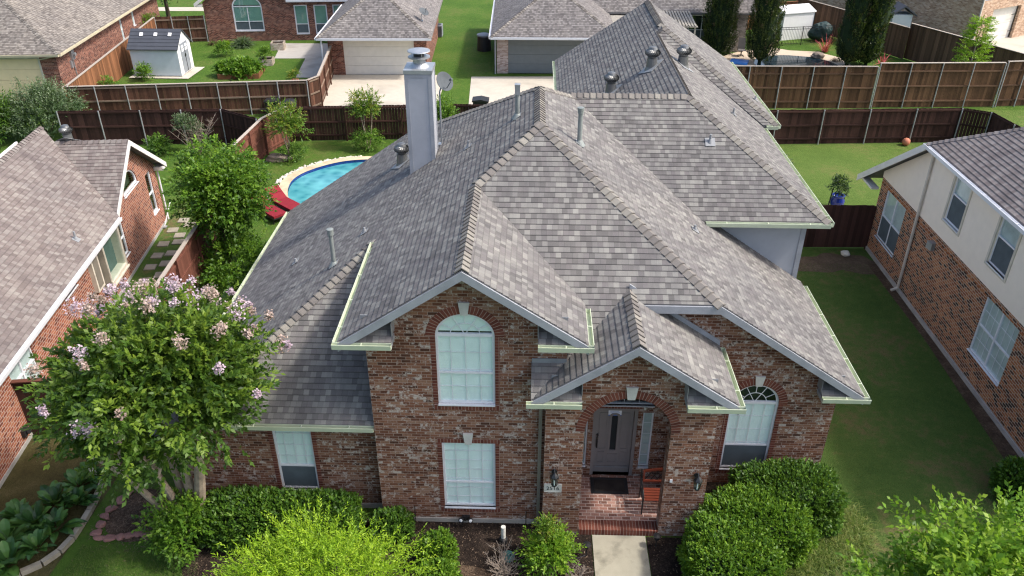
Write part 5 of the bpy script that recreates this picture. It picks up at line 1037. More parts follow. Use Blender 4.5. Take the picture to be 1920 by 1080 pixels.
rock('boulder', 'brown boulder on the rim of the far dark pool', (19.6, 56.5, .15), (.5, .32, .2)); rock('boulder', 'weathered pale log shaped boulder at the foot of the gate fence', (-12.2, 36.55, .12), (.62, .28, .2), seed=5)
rock('boulder', 'small white rock on bare soil before the black side fence', (12.15, 27.7, .08), (.2, .14, .1), 'rock_white', seed=8); rock('boulder', 'flat white marker stone at the right house corner', (7.8, 15.75, .05), (.16, .1, .06), 'rock_white', seed=9); rock('boulder', 'white stone among the hosta leaves', (-11.05, 15.0, .15), (.13, .1, .14), 'rock_white', seed=12)
mb = MB(); mb.prism([(13.2, 54.7, .03), (14.3, 54.3, .03), (14.6, 55.1, .03), (13.5, 55.5, .03)], (0, 0, .14)); tag(mb.build('pool_float', 'pool_float'), 'blue pool float on the far deck', 'pool float')
rock('covered_grill', 'grill under a dark green cover between white shed and slanting fence', (21.1, 61.2, .6), (.75, .5, .72), 'tarp_dark', 'grill', seed=15)
# stepping stones beside the left neighbour
A = [(-14.35, 29.8), (-13.95, 29.4), (-14.45, 28.9), (-14.0, 28.45), (-14.35, 27.7), (-13.85, 27.9), (-14.2, 26.75), (-13.75, 26.95), (-14.1, 25.85), (-13.65, 26.15), (-13.9, 24.85), (-13.5, 25.3), (-13.75, 23.8), (-13.35, 24.3), (-13.6, 22.8)]
for i, (x, y) in enumerate(A):
    mb = MB(); s = .2; a = A67+random.uniform(-.08, .08); c_, s_ = math.cos(a)*s, math.sin(a)*s; mb.obox((x, y, .022), (c_, s_, 0), (-s_, c_, 0), (0, 0, .022)); tag(mb.build('stepping_stone', 'edging'), 'square grey stepping stone in the grass strip below the brick bungalow', 'stepping stone', 'stepping stones beside the brick bungalow')
t = thing('garden_tool', 'white handled garden tool leaning at the bungalow corner', 'tool', (-15.0, 29.4, 0)); mb = MB(); mb.tube([(-14.9, 29.2, .05), (-14.75, 29.9, .9)], .02, 6); mb.build('handle', 'white_vinyl', t); mb = MB(); mb.box(-15.05, -14.8, 29.05, 29.25, .02, .06); mb.build('blade', 'galv', t)
# porch bench, door mat
t = thing('garden_bench', 'red slatted bench with black iron frame inside the arched porch', 'bench', (3.15, 14.35, .172)); z0 = .172; bx0, bx1, by0, by1 = 2.80, 3.95, 13.98, 14.45
mb = MB()
for k in range(5): mb.box(bx0+.04, bx1-.04, by0+.02+k*.088, by0+.02+k*.088+.07, z0+.43, z0+.455)
mb.build('seat', 'bench_wood', t); mb = MB(); yb = by1+.07
for z in (z0+.56, ): mb.box(bx0+.04, bx1-.04, yb-.015, yb+.015, z, z+.06)
m = 14
for k in range(m):
    f = lambda u: z0+.84+.10*math.sin(math.pi*u); u0, u1 = k/m, (k+1)/m; xa, xb = bx0+.04+(bx1-bx0-.08)*u0, bx0+.04+(bx1-bx0-.08)*u1; mb.bar((xa, yb+.05, f(u0)), (xb, yb+.05, f(u1)), .03, .065)
for x in (bx0+.06, bx1-.06): mb.bar((x, yb, z0+.58), (x, yb+.05, z0+.86), .05, .03, up=(1, 0, 0))
bk = mb.build('backrest', 'bench_wood', t); mb = MB(); W_ = bx1-bx0-.16
for k in range(-2, 11):
    for s in (1, -1):
        xa = bx0+.08+k*.14; za, zb = z0+.62, z0+.88; L = .26*.75; xs, xe = (xa, xa+L) if s == 1 else (xa+L, xa)
        if min(xs, xe) < bx0+.06 or max(xs, xe) > bx1-.06: continue
        mb.bar((xs, yb+.008, za), (xe, yb+.045, zb), .014, .014)
mb.build('lattice', 'iron', bk)
for x in (bx0, bx1):
    mb = MB(); mb.tube([(x, by0+.02, z0), (x, by0+.03, z0+.3), (x, by0+.06, z0+.43), (x, by1, z0+.43), (x, yb+.02, z0+.56), (x, yb+.06, z0+.9)], .018, 8); mb.tube([(x, by1+.03, z0+.43), (x, by1+.10, z0)], .018, 8); mb.tube([(x, yb+.02, z0+.62), (x, by0+.15, z0+.66), (x, by0-.03, z0+.6), (x, by0+.02, z0+.43)], .016, 8); mb.tube([(x, by0+.1, z0+.43), (x, by0+.2, z0+.55), (x, by1-.05, z0+.44)], .01, 6); mb.build('side_frame', 'iron', t)
mb = MB(); mb.box(1.63, 2.56, 14.64, 15.2, .174, .186); mb.k = 1; mb.box(1.72, 2.47, 14.72, 15.12, .18, .189); tag(mb.build('door_mat', ['plastic_black', 'mat_black']), 'dark brown door mat with black border at the front door', 'door mat')
# front bed odds and ends
t = thing('vent_standpipe', 'white plastic standpipe with black collar in the dark mulch', 'pipe', (-.5, 13.2, 0)); mb = MB(); mb.tube([(-.5, 13.2, 0), (-.5, 13.2, .5)], .055, 14); mb.build('pipe', 'pvc', t); mb = MB(); mb.lathe([(.10, 0), (.10, .12), (.075, .15)], (-.5, 13.2, 0), 14); mb.build('collar', 'plastic_black', t)
t = thing('valve_cover', 'round green valve cover with two dark holes in the mulch', 'valve cover', (-.38, 12.75, 0)); mb = MB(); mb.lathe([(.16, 0), (.16, .05), (.15, .06), (0, .062)], (-.38, 12.75, 0), 24); mb.build('lid', 'valve_green', t); mb = MB()
for dx in (-.05, .06): mb.lathe([(.018, .0625), (.018, .064), (0, .064)], (-.38+dx, 12.76, 0), 10)
mb.build('finger_hole', 'plastic_black', t)
def solar(c, label):
    t = thing('path_light', label, 'garden light', (*c, 0)); mb = MB(); mb.tube([(*c, 0), (*c, .26)], .012, 6); mb.build('stake', 'dark_metal', t); mb = MB(); mb.lathe([(.03, .24), (.06, .27), (.085, .36), (.09, .38), (0, .40)], (*c, 0), 12); mb.build('lamp_head', 'dark_metal', t)
solar((1.42, 12.85), 'small grey garden light left of the concrete path'); solar((3.05, 13.15), 'small grey garden light right of the concrete path')
mb = MB(); mb.tube([(1.0, 12.8, .03), (1.2, 12.75, .02), (1.4, 12.84, .03)], .012, 6); tag(mb.build('garden_hose', 'plastic_black'), 'short black hose lying by the path light', 'hose')
mb = MB(); mb.tube([(-2.62, 13.72, 0), (-2.62, 13.72, .55)], .012, 6); tag(mb.build('garden_stake', 'iron'), 'thin dark stake standing against the tower wall', 'stake'); mb = MB(); mb.tube([(.02, 13.7, 0), (.02, 13.7, .5)], .012, 6); tag(mb.build('garden_stake', 'iron'), 'thin dark stake left of the tan downspout', 'stake')
# curved stone edging and flagstones at the left
E_ = [(-11.6, 11.6), (-11.24, 11.93), (-10.9, 12.2), (-10.68, 12.55), (-10.58, 12.95), (-10.57, 13.4), (-10.58, 13.8), (-10.62, 14.2), (-10.68, 14.6), (-10.75, 15.0)]
for i, (a, b) in enumerate(zip(E_, E_[1:])):
    a, b = Vector((*a, .06)), Vector((*b, .06)); d = (b-a).normalized(); mb = MB(); mb.bar(a+d*.012, b-d*.012, .13, .13); tag(mb.build('edging_stone', 'edging'), 'tan concrete edging block in the curved border by the hostas', 'edging block', 'curved border of tan edging blocks')
FS_ = [(-10.12, 13.15), (-10.13, 13.4), (-10.13, 13.66), (-10.1, 13.92), (-10.0, 14.2), (-9.92, 14.45), (-9.95, 13.0), (-9.72, 13.0), (-9.5, 13.05), (-9.28, 13.1), (-9.08, 13.14), (-8.9, 13.1)]
for i, (x, y) in enumerate(FS_):
    o = rock('flagstone', 'reddish flat stone edging the leaf litter patch', (x, y, .04), (.13, .095, .05), 'flag_red', 'edging stone', seed=20+i); o['group'] = 'reddish stones around the leaf litter'; o.rotation_euler = (0, 0, i*1.3 if i < 6 else .1)
# ================================================================== PLANTS
def unit(a): return a/np.maximum(np.linalg.norm(a, axis=-1, keepdims=True), 1e-9)
def rdir(n): return unit(RNG.normal(size=(n, 3)))
def leafquads(base, d, L, Wd, tilt=None):
    """rhombic folded leaves: base (N,3), direction d, length L, width W"""
    N = len(base); d = unit(d); ref = np.where(np.abs(d[:, 2:3]) > .9, np.array([[1., 0, 0]]), np.array([[0., 0, 1.]])); s = unit(np.cross(d, ref)); u = np.cross(s, d)
    a = RNG.uniform(-.9, .9, (N, 1)) if tilt is None else RNG.normal(0, tilt, (N, 1)); s = s*np.cos(a)+u*np.sin(a)
    L = np.reshape(L, (-1, 1))*RNG.uniform(.7, 1.2, (N, 1)); w = np.reshape(Wd, (-1, 1))*RNG.uniform(.75, 1.2, (N, 1)); up = np.cross(s, d)
    m = base+d*L*.45+up*L*.05; V = np.stack([base, m+s*w*.5, base+d*L-up*L*.06, m-s*w*.5], 1); return V
def sprays(o, d, L, k, leafL, leafW, droop=.25, spread=.9):
    """twigs at o (M,3) heading d with k leaves each"""
    M = len(o); t = np.linspace(.08, 1, k)[None, :, None]; d = unit(d); Lr = L*RNG.uniform(.6, 1.25, (M, 1, 1))
    P = o[:, None]+d[:, None]*t*Lr; P = P+np.array([0, 0, -1.])*droop*Lr*t**2
    side = unit(np.cross(d, rdir(M)))[:, None]*np.where(np.arange(k) % 2 == 0, 1, -1)[None, :, None]
    ld = d[:, None]*(.45+.6*t)+side*spread*(1.1-.6*t)+RNG.normal(0, .28, (M, k, 3)); ld[..., 2] -= .12
    V = leafquads(P.reshape(-1, 3), ld.reshape(-1, 3), leafL, leafW); lc = np.repeat(RNG.uniform(.0, 1, M)**1.4, k)*.72+RNG.uniform(0, .33, M*k); return V, lc
def shell(n, c, r, lo=.6, hi=1.0, zmin=-1.0):
    d = rdir(int(n*1.0)); 
    d = d[d[:, 2] > zmin]; rad = RNG.uniform(lo, hi, (len(d), 1)); p = np.array(c)+d*rad*np.array(r); return p, unit(d/np.array(r))
def lumps(n, c, r, lr, zmin=-.5, seed=0, lo=.5, hi=.95):
    rr = np.random.default_rng(seed); d = unit(rr.normal(size=(n*3, 3))); d = d[d[:, 2] > zmin][:n]; p = np.array(c)+d*rr.uniform(lo, hi, (len(d), 1))*np.array(r); return p, lr*rr.uniform(.7, 1.35, len(d))
def crown_lumpy(name, par, c, r, mat, nl=40, lr=.5, per=26, k=9, L=.34, leafL=.1, leafW=.045, droop=.25, seed=1, zmin=-.5, keep=None, flat=.8, lo=.5, hi=.95):
    C_, R_ = lumps(nl, c, r, lr, zmin, seed, lo, hi); O, D = [], []
    for q, s in zip(C_, R_):
        p, d = shell(per, q, (s, s, s*flat), .45, 1.0, -.75); out = unit(q-np.array(c)+1e-6); O.append(p); D.append(unit(d+out*.5+np.array([0, 0, .25])))
    O = np.concatenate(O); D = np.concatenate(D)
    if keep is not None: m = keep(O+D*L*.8) & keep(O); O, D = O[m], D[m]
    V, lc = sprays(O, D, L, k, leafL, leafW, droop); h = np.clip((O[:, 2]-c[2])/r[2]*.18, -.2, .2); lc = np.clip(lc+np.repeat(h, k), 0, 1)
    return mesh_np(name, V, mat, lc, par, ORG.get(par.name, (0, 0, 0)))
def limbs(name, par, base, tips, r0, r1, mat, bend=.25, seed=1, sub=True):
    rr = random.Random(seed); mb = MB()
    for tp in tips:
        b, t_ = Vector(base)+Vector((rr.uniform(-.06, .06), rr.uniform(-.06, .06), 0)), Vector(tp); m = b.lerp(t_, .5)+Vector((rr.uniform(-1, 1), rr.uniform(-1, 1), 0))*bend*(t_-b).length*.3; pts = [((1-s)**2)*b+2*s*(1-s)*m+s*s*t_ for s in [i/7 for i in range(8)]]
        mb.tube(pts, [r0+(r1-r0)*i/7 for i in range(8)], 9)
        if sub:
            for q in range(3): a = pts[4+q]; e = a+(t_-b).normalized()*.5+Vector((rr.uniform(-.7, .7), rr.uniform(-.7, .7), rr.uniform(.1, .6))); mb.tube([a, a.lerp(e, .5)+Vector((0, 0, .06)), e], [r1*1.2, r1*.8, r1*.3], 6)
    return mb.build(name, mat, par, smooth=True)
def tree(name, label, cat, base, world=True, group=None): return thing(name, label, cat, base, 0, group, world)
# --- pink flowering crape myrtle in the left foreground
t = tree('crape_myrtle', 'large multi stemmed tree with pale pink blossom clusters at front left', 'tree', (-7.95, 13.5, 0))
ck = lambda p: ~((p[:, 0] > -8.85) & (p[:, 1] > 13.6) & (p[:, 2] < np.minimum(2.3+.67*(p[:, 0]+8.65), 2.9+.65*(p[:, 1]-13.85))+.25)) & (p[:, 1] < 16.3)
CC, CR = np.array((-7.75, 13.3, 4.38)), (2.3, 1.85, 1.45)
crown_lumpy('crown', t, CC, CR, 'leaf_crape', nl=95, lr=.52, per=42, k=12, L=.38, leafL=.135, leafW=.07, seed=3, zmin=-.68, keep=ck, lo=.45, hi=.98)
limbs('trunk', t, (-7.8, 13.5, 0), [(-7.75, 13.55, 2.9), (-7.1, 13.2, 3.6)], .15, .085, 'bark', .1, 2); limbs('trunk', t, (-7.98, 13.45, 0), [(-9.5, 13.2, 3.0), (-8.7, 12.9, 3.2), (-9.0, 13.8, 3.3), (-8.3, 13.9, 3.4)], .105, .05, 'bark', .3, 4)
P, D = shell(230, CC+np.array((.1, .2, .15)), np.array(CR)+.32, .93, 1.06, -.1); rr = np.random.default_rng(5); sel = rr.random(len(P)) < np.clip(.10+.75*(P[:, 2]-CC[2])/CR[2]*.7+.5*(P[:, 1]-CC[1])/CR[1], .10, .9); P = P[sel & ck(P)]
for m_, part_ in (('petal', P[::2]), ('petal_tan', P[1::2])):
    V = []; 
    for q in part_:
        s = RNG.uniform(.10, .20); o_ = q+rdir(130)*RNG.uniform(.2, 1, (130, 1))*np.array((s, s, s*1.2))*RNG.uniform(.55, 1.25); V.append(leafquads(o_, rdir(130), .055, .05))
    V = np.concatenate(V); mesh_np('blossom', V, m_, None, t, ORG[t.name])
t2 = tree('sucker_bush', 'leafy green sucker growth around the crape myrtle trunk foot', 'bush', (-7.9, 13.0, 0)); crown_lumpy('foliage', t2, (-7.85, 12.95, .55), (.75, .6, .7), 'leaf_mid', nl=34, lr=.28, per=22, k=8, L=.24, leafL=.10, leafW=.06, seed=8); limbs('stem', t2, (-7.85, 12.95, 0), [(-7.6, 12.7, .7), (-8.2, 12.8, .8), (-7.8, 13.2, .9)], .015, .006, 'twig', sub=False)
# --- round tree left of the roof
t = tree('round_tree', 'bushy round green tree between red brown fence and pool lawn', 'tree', (-11.25, 26.2, 0)); crown_lumpy('crown', t, (-11.0, 26.4, 2.95), (1.5, 1.45, 1.6), 'leaf_mid', nl=80, lr=.52, per=32, k=8, L=.34, leafL=.15, leafW=.085, seed=11, zmin=-.85, keep=lambda p: p[:, 0] < -8.95)
crown_lumpy('undergrowth', t, (-10.7, 25.6, .55), (1.1, 1.5, .75), 'leaf_mid', nl=34, lr=.35, per=22, k=7, L=.3, leafL=.14, leafW=.08, seed=12, keep=lambda p: p[:, 0] < -9.0); limbs('trunk', t, (-11.25, 26.1, 0), [(-11.3, 26.3, 2.2), (-10.7, 26.5, 2.4), (-11.6, 26.6, 2.3)], .12, .06, 'bark_dark', .2, 3)
# --- saplings and bushes along the back fence
def sapling(name, label, base, h, r, mat, seed, leafL=.12, leafW=.06, nst=4, zc=.66, zr=.36, nl=26, per=20, k=8):
    t = tree(name, label, 'tree', (*base, 0)); x, y = base; rr = random.Random(seed); tips = [(x+rr.uniform(-.6, .6)*r, y+rr.uniform(-.6, .6)*r, h*rr.uniform(.75, .98)) for _ in range(nst)]
    limbs('trunk', t, (x, y, 0), tips, .035, .012, 'bark', .25, seed, sub=False); crown_lumpy('crown', t, (x, y, h*zc), (r, r*.85, h*zr), mat, nl=nl, lr=r*.42, per=per, k=k, L=.32, leafL=leafL, leafW=leafW, seed=seed, lo=.2, hi=.95, droop=.05); return t
t = sapling('sapling', 'spreading sapling with reddish tips in front of gate fence', (-11.7, 36.7), 2.7, .85, 'leaf_redtip', 21); crown_lumpy('undergrowth', t, (-11.6, 36.5, .3), (.6, .5, .4), 'leaf_hedge', nl=14, lr=.25, per=14, k=7, L=.25, leafL=.1, leafW=.05, seed=22)
t = sapling('sapling', 'slim sapling with leafy base behind the blue pool', (-8.2, 38.3), 2.75, .62, 'leaf_redtip', 23, nst=3, zc=.78, zr=.22, nl=18); crown_lumpy('undergrowth', t, (-8.1, 38.1, .55), (.65, .5, .55), 'leaf_mid', nl=18, lr=.28, per=16, k=7, L=.25, leafL=.1, leafW=.05, seed=24)
t = sapling('sapling', 'green bush showing over the roof behind the chimney', (-4.5, 38.2), 2.5, .8, 'leaf_mid', 25); 
def twigs(name, label, base, h, r, n, mat, seed, th=.014, cat='bush'):
    t = tree(name, label, cat, (*base, 0)); rr = random.Random(seed); mb = MB(); x, y = base
    for _ in range(n):
        a, q = rr.uniform(0, 6.28), rr.uniform(.2, 1)*r; tip = Vector((x+q*math.cos(a), y+q*math.sin(a), h*rr.uniform(.55, 1))); b = Vector((x+rr.uniform(-.1, .1), y+rr.uniform(-.1, .1), 0)); m = b.lerp(tip, .5)+Vector((rr.uniform(-.12, .12), rr.uniform(-.12, .12), .1)); mb.tube([b, m, tip], [th, th*.8, th*.35], 5, False)
        for _ in range(4): e = m.lerp(tip, rr.uniform(0, .8)); f = e+Vector((rr.uniform(-.35, .35), rr.uniform(-.35, .35), rr.uniform(.05, .35)))*h*.45; mb.tube([e, f], [th*.55, th*.25], 4, False)
    mb.build('branch', mat, t); return t
t = twigs('bare_shrub', 'leafless brown shrub with one green shoot before dark fence', (-16.4, 37.2), 1.9, 1.35, 34, 'twig', 31); crown_lumpy('foliage', t, (-16.7, 37.3, 1.35), (.38, .35, .75), 'leaf_grey', nl=16, lr=.25, per=18, k=8, L=.28, leafL=.12, leafW=.03, seed=32)
t = tree('small_bush', 'little round green bush beside the leafless shrub', 'bush', (-18.3, 37.2, 0)); crown_lumpy('foliage', t, (-18.3, 37.2, .42), (.5, .42, .42), 'leaf_hedge', nl=22, lr=.22, per=18, k=7, L=.2, leafL=.09, leafW=.05, seed=33)
for i, (c, r, l) in enumerate((((-24.9, 39.3, 1.25), (1.75, 1.3, 1.35), 'large grey green bush with pale flower spikes behind left roof'), ((-27.6, 38.6, 1.1), (1.5, 1.3, 1.25), 'darker green bush at the left edge beside the spiky bush'))):
    t = tree('large_bush', l, 'bush', (c[0], c[1], 0)); crown_lumpy('foliage', t, c, r, 'leaf_grey' if i == 0 else 'leaf_hedge', nl=60, lr=.5, per=30, k=8, L=.42, leafL=.17, leafW=.05, seed=40+i, droop=-.2); limbs('stem', t, (c[0], c[1], 0), [(c[0]-.5, c[1], 1.2), (c[0]+.5, c[1]+.2, 1.2)], .05, .02, 'bark_dark')
t = tree('small_bush', 'pale flowering bush at the right back wall', 'bush', (12.0, 35.5, 0)); crown_lumpy('foliage', t, (10.9, 34.9, .5), (.9, .9, .55), 'leaf_grey', nl=28, lr=.3, per=18, k=7, L=.3, leafL=.12, leafW=.04, seed=45)
crown_lumpy('plant', POT, (13.15, 32.0, .95), (.28, .28, .42), 'leaf_dark', nl=12, lr=.16, per=14, k=6, L=.2, leafL=.12, leafW=.05, seed=46).location = (-13.15, -32.0, 0)
crown_lumpy('plant', POT2, (-14.6, 48.8, .55), (.28, .28, .3), 'leaf_redtip', nl=10, lr=.15, per=12, k=6, L=.2, leafL=.12, leafW=.04, seed=47).location = (14.6, -48.8, 0)
# --- far garden plants
t = tree('vegetable_patch', 'dense leafy vegetables overflowing the timber raised bed', 'plant', (-18.5, 50.9, 0)); crown_lumpy('foliage', t, (-18.6, 50.8, .42), (1.2, .9, .35), 'leaf_mid', nl=44, lr=.26, per=20, k=6, L=.3, leafL=.22, leafW=.14, seed=51)
t = tree('small_bush', 'green shrub growing in the small stone planter', 'bush', (-17.7, 53.4, 0)); crown_lumpy('foliage', t, (-17.7, 53.4, .7), (.4, .4, .4), 'leaf_mid', nl=14, lr=.2, per=14, k=6, L=.2, leafL=.12, leafW=.05, seed=52)
def blades(o, d, L, w, seg=3, droop=.9):
    M = len(o); d = unit(d); s = unit(np.cross(d, np.array([[0, 0, 1.]])+RNG.normal(0, .2, (M, 3)))); V = []; Lr = L*RNG.uniform(.6, 1.2, (M, 1)); pr = o; pw = s*w*.5
    for i in range(1, seg+1):
        t_ = i/seg; q = o+d*Lr*t_+np.array([0, 0, -1.])*droop*Lr*t_**2*.5; cw = s*w*.5*(1-t_*.92); V.append(np.stack([pr-pw, pr+pw, q+cw, q-cw], 1)); pr, pw = q, cw
    return np.concatenate(V)
def tuft(name, label, c, r, n, L, w, mat, cat='plant', droop=.9, par=None, up=.9):
    t = tree(name, label, cat, c); o_ = np.array(c)+np.concatenate([RNG.normal(0, r*.25, (n, 2)), np.zeros((n, 1))], 1); d = RNG.normal(0, 1, (n, 3)); d[:, 2] = np.abs(d[:, 2])+up; mesh_np('blade', blades(o_, d, L, w, 3, droop), mat, None, t, ORG[t.name]); return t
tuft('spiky_plant', 'big round grey green spiky plant under the arched window', (-20.7, 57.9, 0), .4, 420, 1.25, .09, 'leaf_grey', up=.5); tuft('spiky_plant', 'small yellow green plant left of the big spiky plant', (-22.0, 58.4, 0), .2, 90, .6, .05, 'leaf_lime'); tuft('spiky_plant', 'thin greyish grass clump at the dark brick house corner', (-23.0, 58.3, 0), .35, 130, .8, .03, 'leaf_brown')
tuft('spiky_plant', 'pink red flower spikes left of the widest cypress', (20.6, 58.0, 0), .3, 40, 1.5, .07, 'spike_red', droop=.35, up=1.1); tuft('spiky_plant', 'pink red flower spikes leaning right of the widest cypress', (23.6, 55.2, 0), .3, 26, 1.4, .06, 'spike_red', droop=.6, up=.6); tuft('spiky_plant', 'pinkish grasses at the pool rim beside the boulder', (20.5, 55.6, 0), .4, 110, .55, .03, 'petal_tan')
t = tree('small_bush', 'dark green bush over the orange fence beside the shed roof', 'bush', (-27.6, 59.6, 0)); crown_lumpy('foliage', t, (-28.3, 59.6, 1.0), (.9, .7, .8), 'leaf_mid', nl=24, lr=.3, per=18, k=6, L=.3, leafL=.14, leafW=.07, seed=55)
for i, (x, y, r, l) in enumerate(((-25.0, 46.2, .4, 'green climbing weeds at the orange fence near the shed'), (-24.2, 49.4, .3, 'low weeds in front of the blue grey shed'), (-21.2, 55.2, .5, 'low leafy bush between shed and spiky plant'))):
    t = tree('small_bush', l, 'bush', (x, y, 0)); crown_lumpy('foliage', t, (x, y, .45), (r, r*.7, .5), 'leaf_mid', nl=16, lr=.24, per=14, k=6, L=.25, leafL=.13, leafW=.06, seed=57+i)
t = tree('dark_tree', 'dark tree trunk and crown at the far lawn edge', 'tree', (-29.0, 65.5, 0)); crown_lumpy('crown', t, (-29.0, 65.5, 3.2), (1.6, 1.5, 2.4), 'leaf_dark', nl=50, lr=.6, per=20, k=7, L=.4, leafL=.2, leafW=.1, seed=61); limbs('trunk', t, (-29.0, 65.5, 0), [(-29.1, 65.5, 3.0)], .18, .1, 'bark_dark')
# --- cypress columns
def cypress(label, x, y, h, r, seed, two=False, mat='leaf_cypress'):
    t = tree('italian_cypress', label, 'tree', (x, y, 0)); O, D, S = [], [], []
    for dx, rr_ in ((0, r),) if not two else ((-.45, r*.66), (.45, r*.66)):
        n = int(1500*h/8); z = RNG.uniform(.15, h, n); prof = rr_*np.clip(np.minimum((z+.5)/1.3, (h-z)/h*2.6), .15, 1)**.6; a = RNG.uniform(0, 2*np.pi, n); lum = 1+.10*np.sin(3*a+z*1.7+seed)+.08*np.sin(5*a-z*3.1); q = np.stack([x+dx+prof*lum*np.cos(a)*RNG.uniform(.8, 1.02, n), y+prof*lum*np.sin(a)*RNG.uniform(.8, 1.02, n), z], 1)
        O.append(q); D.append(np.stack([np.cos(a)*.55, np.sin(a)*.55, np.full(n, 1.0)], 1)); mb = MB()
    O = np.concatenate(O); D = np.concatenate(D); V, lc = sprays(O, D, .42, 9, .16, .07, -.1, .5); br = np.repeat(RNG.random(len(O)) < .07, 9)
    mesh_np('crown', V[~br], mat, lc[~br], t, ORG[t.name]); mesh_np('dead_foliage', V[br], 'leaf_brown', lc[br], t, ORG[t.name])
    core = MB()
    for dx, rr_ in ((0, r),) if not two else ((-.62, r*.8), (.62, r*.8)): core.lathe([(.12, 0), (.12, .2), (rr_*.5, .5), (rr_*.78, 1.3), (rr_*.78, h*.55), (rr_*.4, h*.88), (0, h*.97)], (x+dx, y, 0), 14)
    core.build('trunk', 'core_green', t)
cypress('narrow cypress column behind the rear roof, beside the patio window', 12.6, 56.2, 8.5, .95, 1); cypress('cypress column in front of the white shed', 15.25, 54.9, 8.5, .9, 2); cypress('widest double cypress column by the slanting fence', 21.6, 54.6, 9, 1.3, 3, True); cypress('dark cypress tip beyond the rear roof peak', 7.3, 60.0, 7, .95, 4)
t = tree('young_cypress', 'bright green feathery young cypress by the tan brick garage', 'tree', (26.3, 49.3, 0)); O, D = [], []
for k in range(330): z = random.uniform(.3, 4.2); rr_ = 1.35*(1-z/4.6)**.75; a = random.uniform(0, 6.28); O.append((26.3+rr_*random.uniform(.2, .75)*math.cos(a), 49.3+rr_*random.uniform(.2, .75)*math.sin(a), z)); D.append((math.cos(a), math.sin(a), .35))
V, lc = sprays(np.array(O), np.array(D), .55, 16, .17, .05, .1, 1.1); mesh_np('crown', V, 'leaf_lime', lc*.75, t, ORG[t.name]); mb = MB(); mb.tube([(26.3, 49.3, 0), (26.3, 49.3, 4.2)], [.07, .015], 8); mb.build('trunk', 'bark', t)
# --- clipped hedges
def hedge(label, c, r, mat, n, seed, sq=3.2, leafL=.075, leafW=.045, group=None):
    """clipped mound: superellipsoid shell of short upright leaves over a dark inner mass"""
    t = tree('clipped_hedge', label, 'hedge', (c[0], c[1], 0), group=group); d = rdir(n); d = d[d[:, 2] > -.55]; k = (np.abs(d)**sq).sum(1, keepdims=True)**(-1/sq); nz = 1+.055*np.sin(d[:, 0:1]*5+seed)+.045*np.sin(d[:, 1:2]*7+d[:, 2:3]*5+seed*2)+.02*np.sin(d[:, 0:1]*17+d[:, 1:2]*13)
    p = np.array(c)+d*k*nz*np.array(r)*RNG.uniform(.90, 1.02, (len(d), 1)); dd = unit(d*.9+np.array([0, 0, .7])+RNG.normal(0, .35, (len(d), 3))); m = p[:, 2] > .02; V, lc = sprays(p[m], dd[m], .12, 6, leafL, leafW, 0, .7); mesh_np('foliage', V, mat, lc, t, ORG[t.name])
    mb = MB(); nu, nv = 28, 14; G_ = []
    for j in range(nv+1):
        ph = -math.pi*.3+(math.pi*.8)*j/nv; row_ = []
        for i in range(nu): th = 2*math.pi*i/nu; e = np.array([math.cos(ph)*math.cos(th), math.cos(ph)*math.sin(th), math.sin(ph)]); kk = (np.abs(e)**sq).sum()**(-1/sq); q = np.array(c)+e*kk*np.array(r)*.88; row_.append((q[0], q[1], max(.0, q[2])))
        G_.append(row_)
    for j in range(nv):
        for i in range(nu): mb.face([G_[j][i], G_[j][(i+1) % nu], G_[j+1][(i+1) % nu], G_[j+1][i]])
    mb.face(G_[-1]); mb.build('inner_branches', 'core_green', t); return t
gh_ = 'clipped hedge mounds right of the porch'
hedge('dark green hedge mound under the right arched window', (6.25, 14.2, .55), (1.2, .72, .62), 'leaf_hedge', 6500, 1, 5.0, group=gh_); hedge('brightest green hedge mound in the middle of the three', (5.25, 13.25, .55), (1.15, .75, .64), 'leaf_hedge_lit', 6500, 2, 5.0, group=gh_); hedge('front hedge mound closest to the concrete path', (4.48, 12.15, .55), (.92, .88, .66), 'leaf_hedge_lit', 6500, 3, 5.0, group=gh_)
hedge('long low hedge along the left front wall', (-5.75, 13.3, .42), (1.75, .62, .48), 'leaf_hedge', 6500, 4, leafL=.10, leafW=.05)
hedge('small dark bush at the tower corner', (-3.1, 13.25, .3), (.42, .38, .36), 'leaf_hedge', 900, 5, 2.2); hedge('small round bush in the mulch right of the lime tree', (-1.95, 12.5, .36), (.36, .34, .42), 'leaf_hedge_lit', 1000, 6, 2.2); hedge('small bush at the bottom edge beside the lime tree', (-1.85, 11.75, .3), (.4, .36, .36), 'leaf_hedge_lit', 900, 7, 2.2)
hedge('small bush on the right edge of the side lawn', (12.2, 15.0, .45), (.5, .5, .5), 'leaf_hedge', 1100, 8, 2.2, .11, .06)
# --- lime green feathery tree, maple, sapling in the front bed
t = tree('lime_tree', 'feathery lime green small tree at the bottom left of centre', 'tree', (-3.8, 10.3, 0)); crown_lumpy('crown', t, (-3.8, 10.35, 1.75), (1.75, 1.1, 1.35), 'leaf_lime', nl=80, lr=.36, per=28, k=16, L=.52, leafL=.085, leafW=.024, seed=71, zmin=-.5, droop=-.02, lo=.35); limbs('trunk', t, (-3.8, 10.3, 0), [(-3.4, 10.3, 1.8), (-4.4, 10.4, 1.7), (-3.8, 10.6, 2.0)], .05, .02, 'bark')
t = tree('maple_tree', 'light green maple crown in the bottom right corner', 'tree', (8.5, 10.2, 0)); crown_lumpy('crown', t, (8.5, 10.25, 2.3), (2.05, 1.3, 1.45), 'leaf_maple', nl=62, lr=.36, per=20, k=11, L=.60, leafL=.13, leafW=.075, seed=73, zmin=-.5, droop=.15, lo=.35); limbs('trunk', t, (8.5, 10.2, 0), [(8.4, 10.2, 2.2), (9.2, 10.4, 2.4), (7.8, 10.3, 2.3)], .09, .03, 'bark')
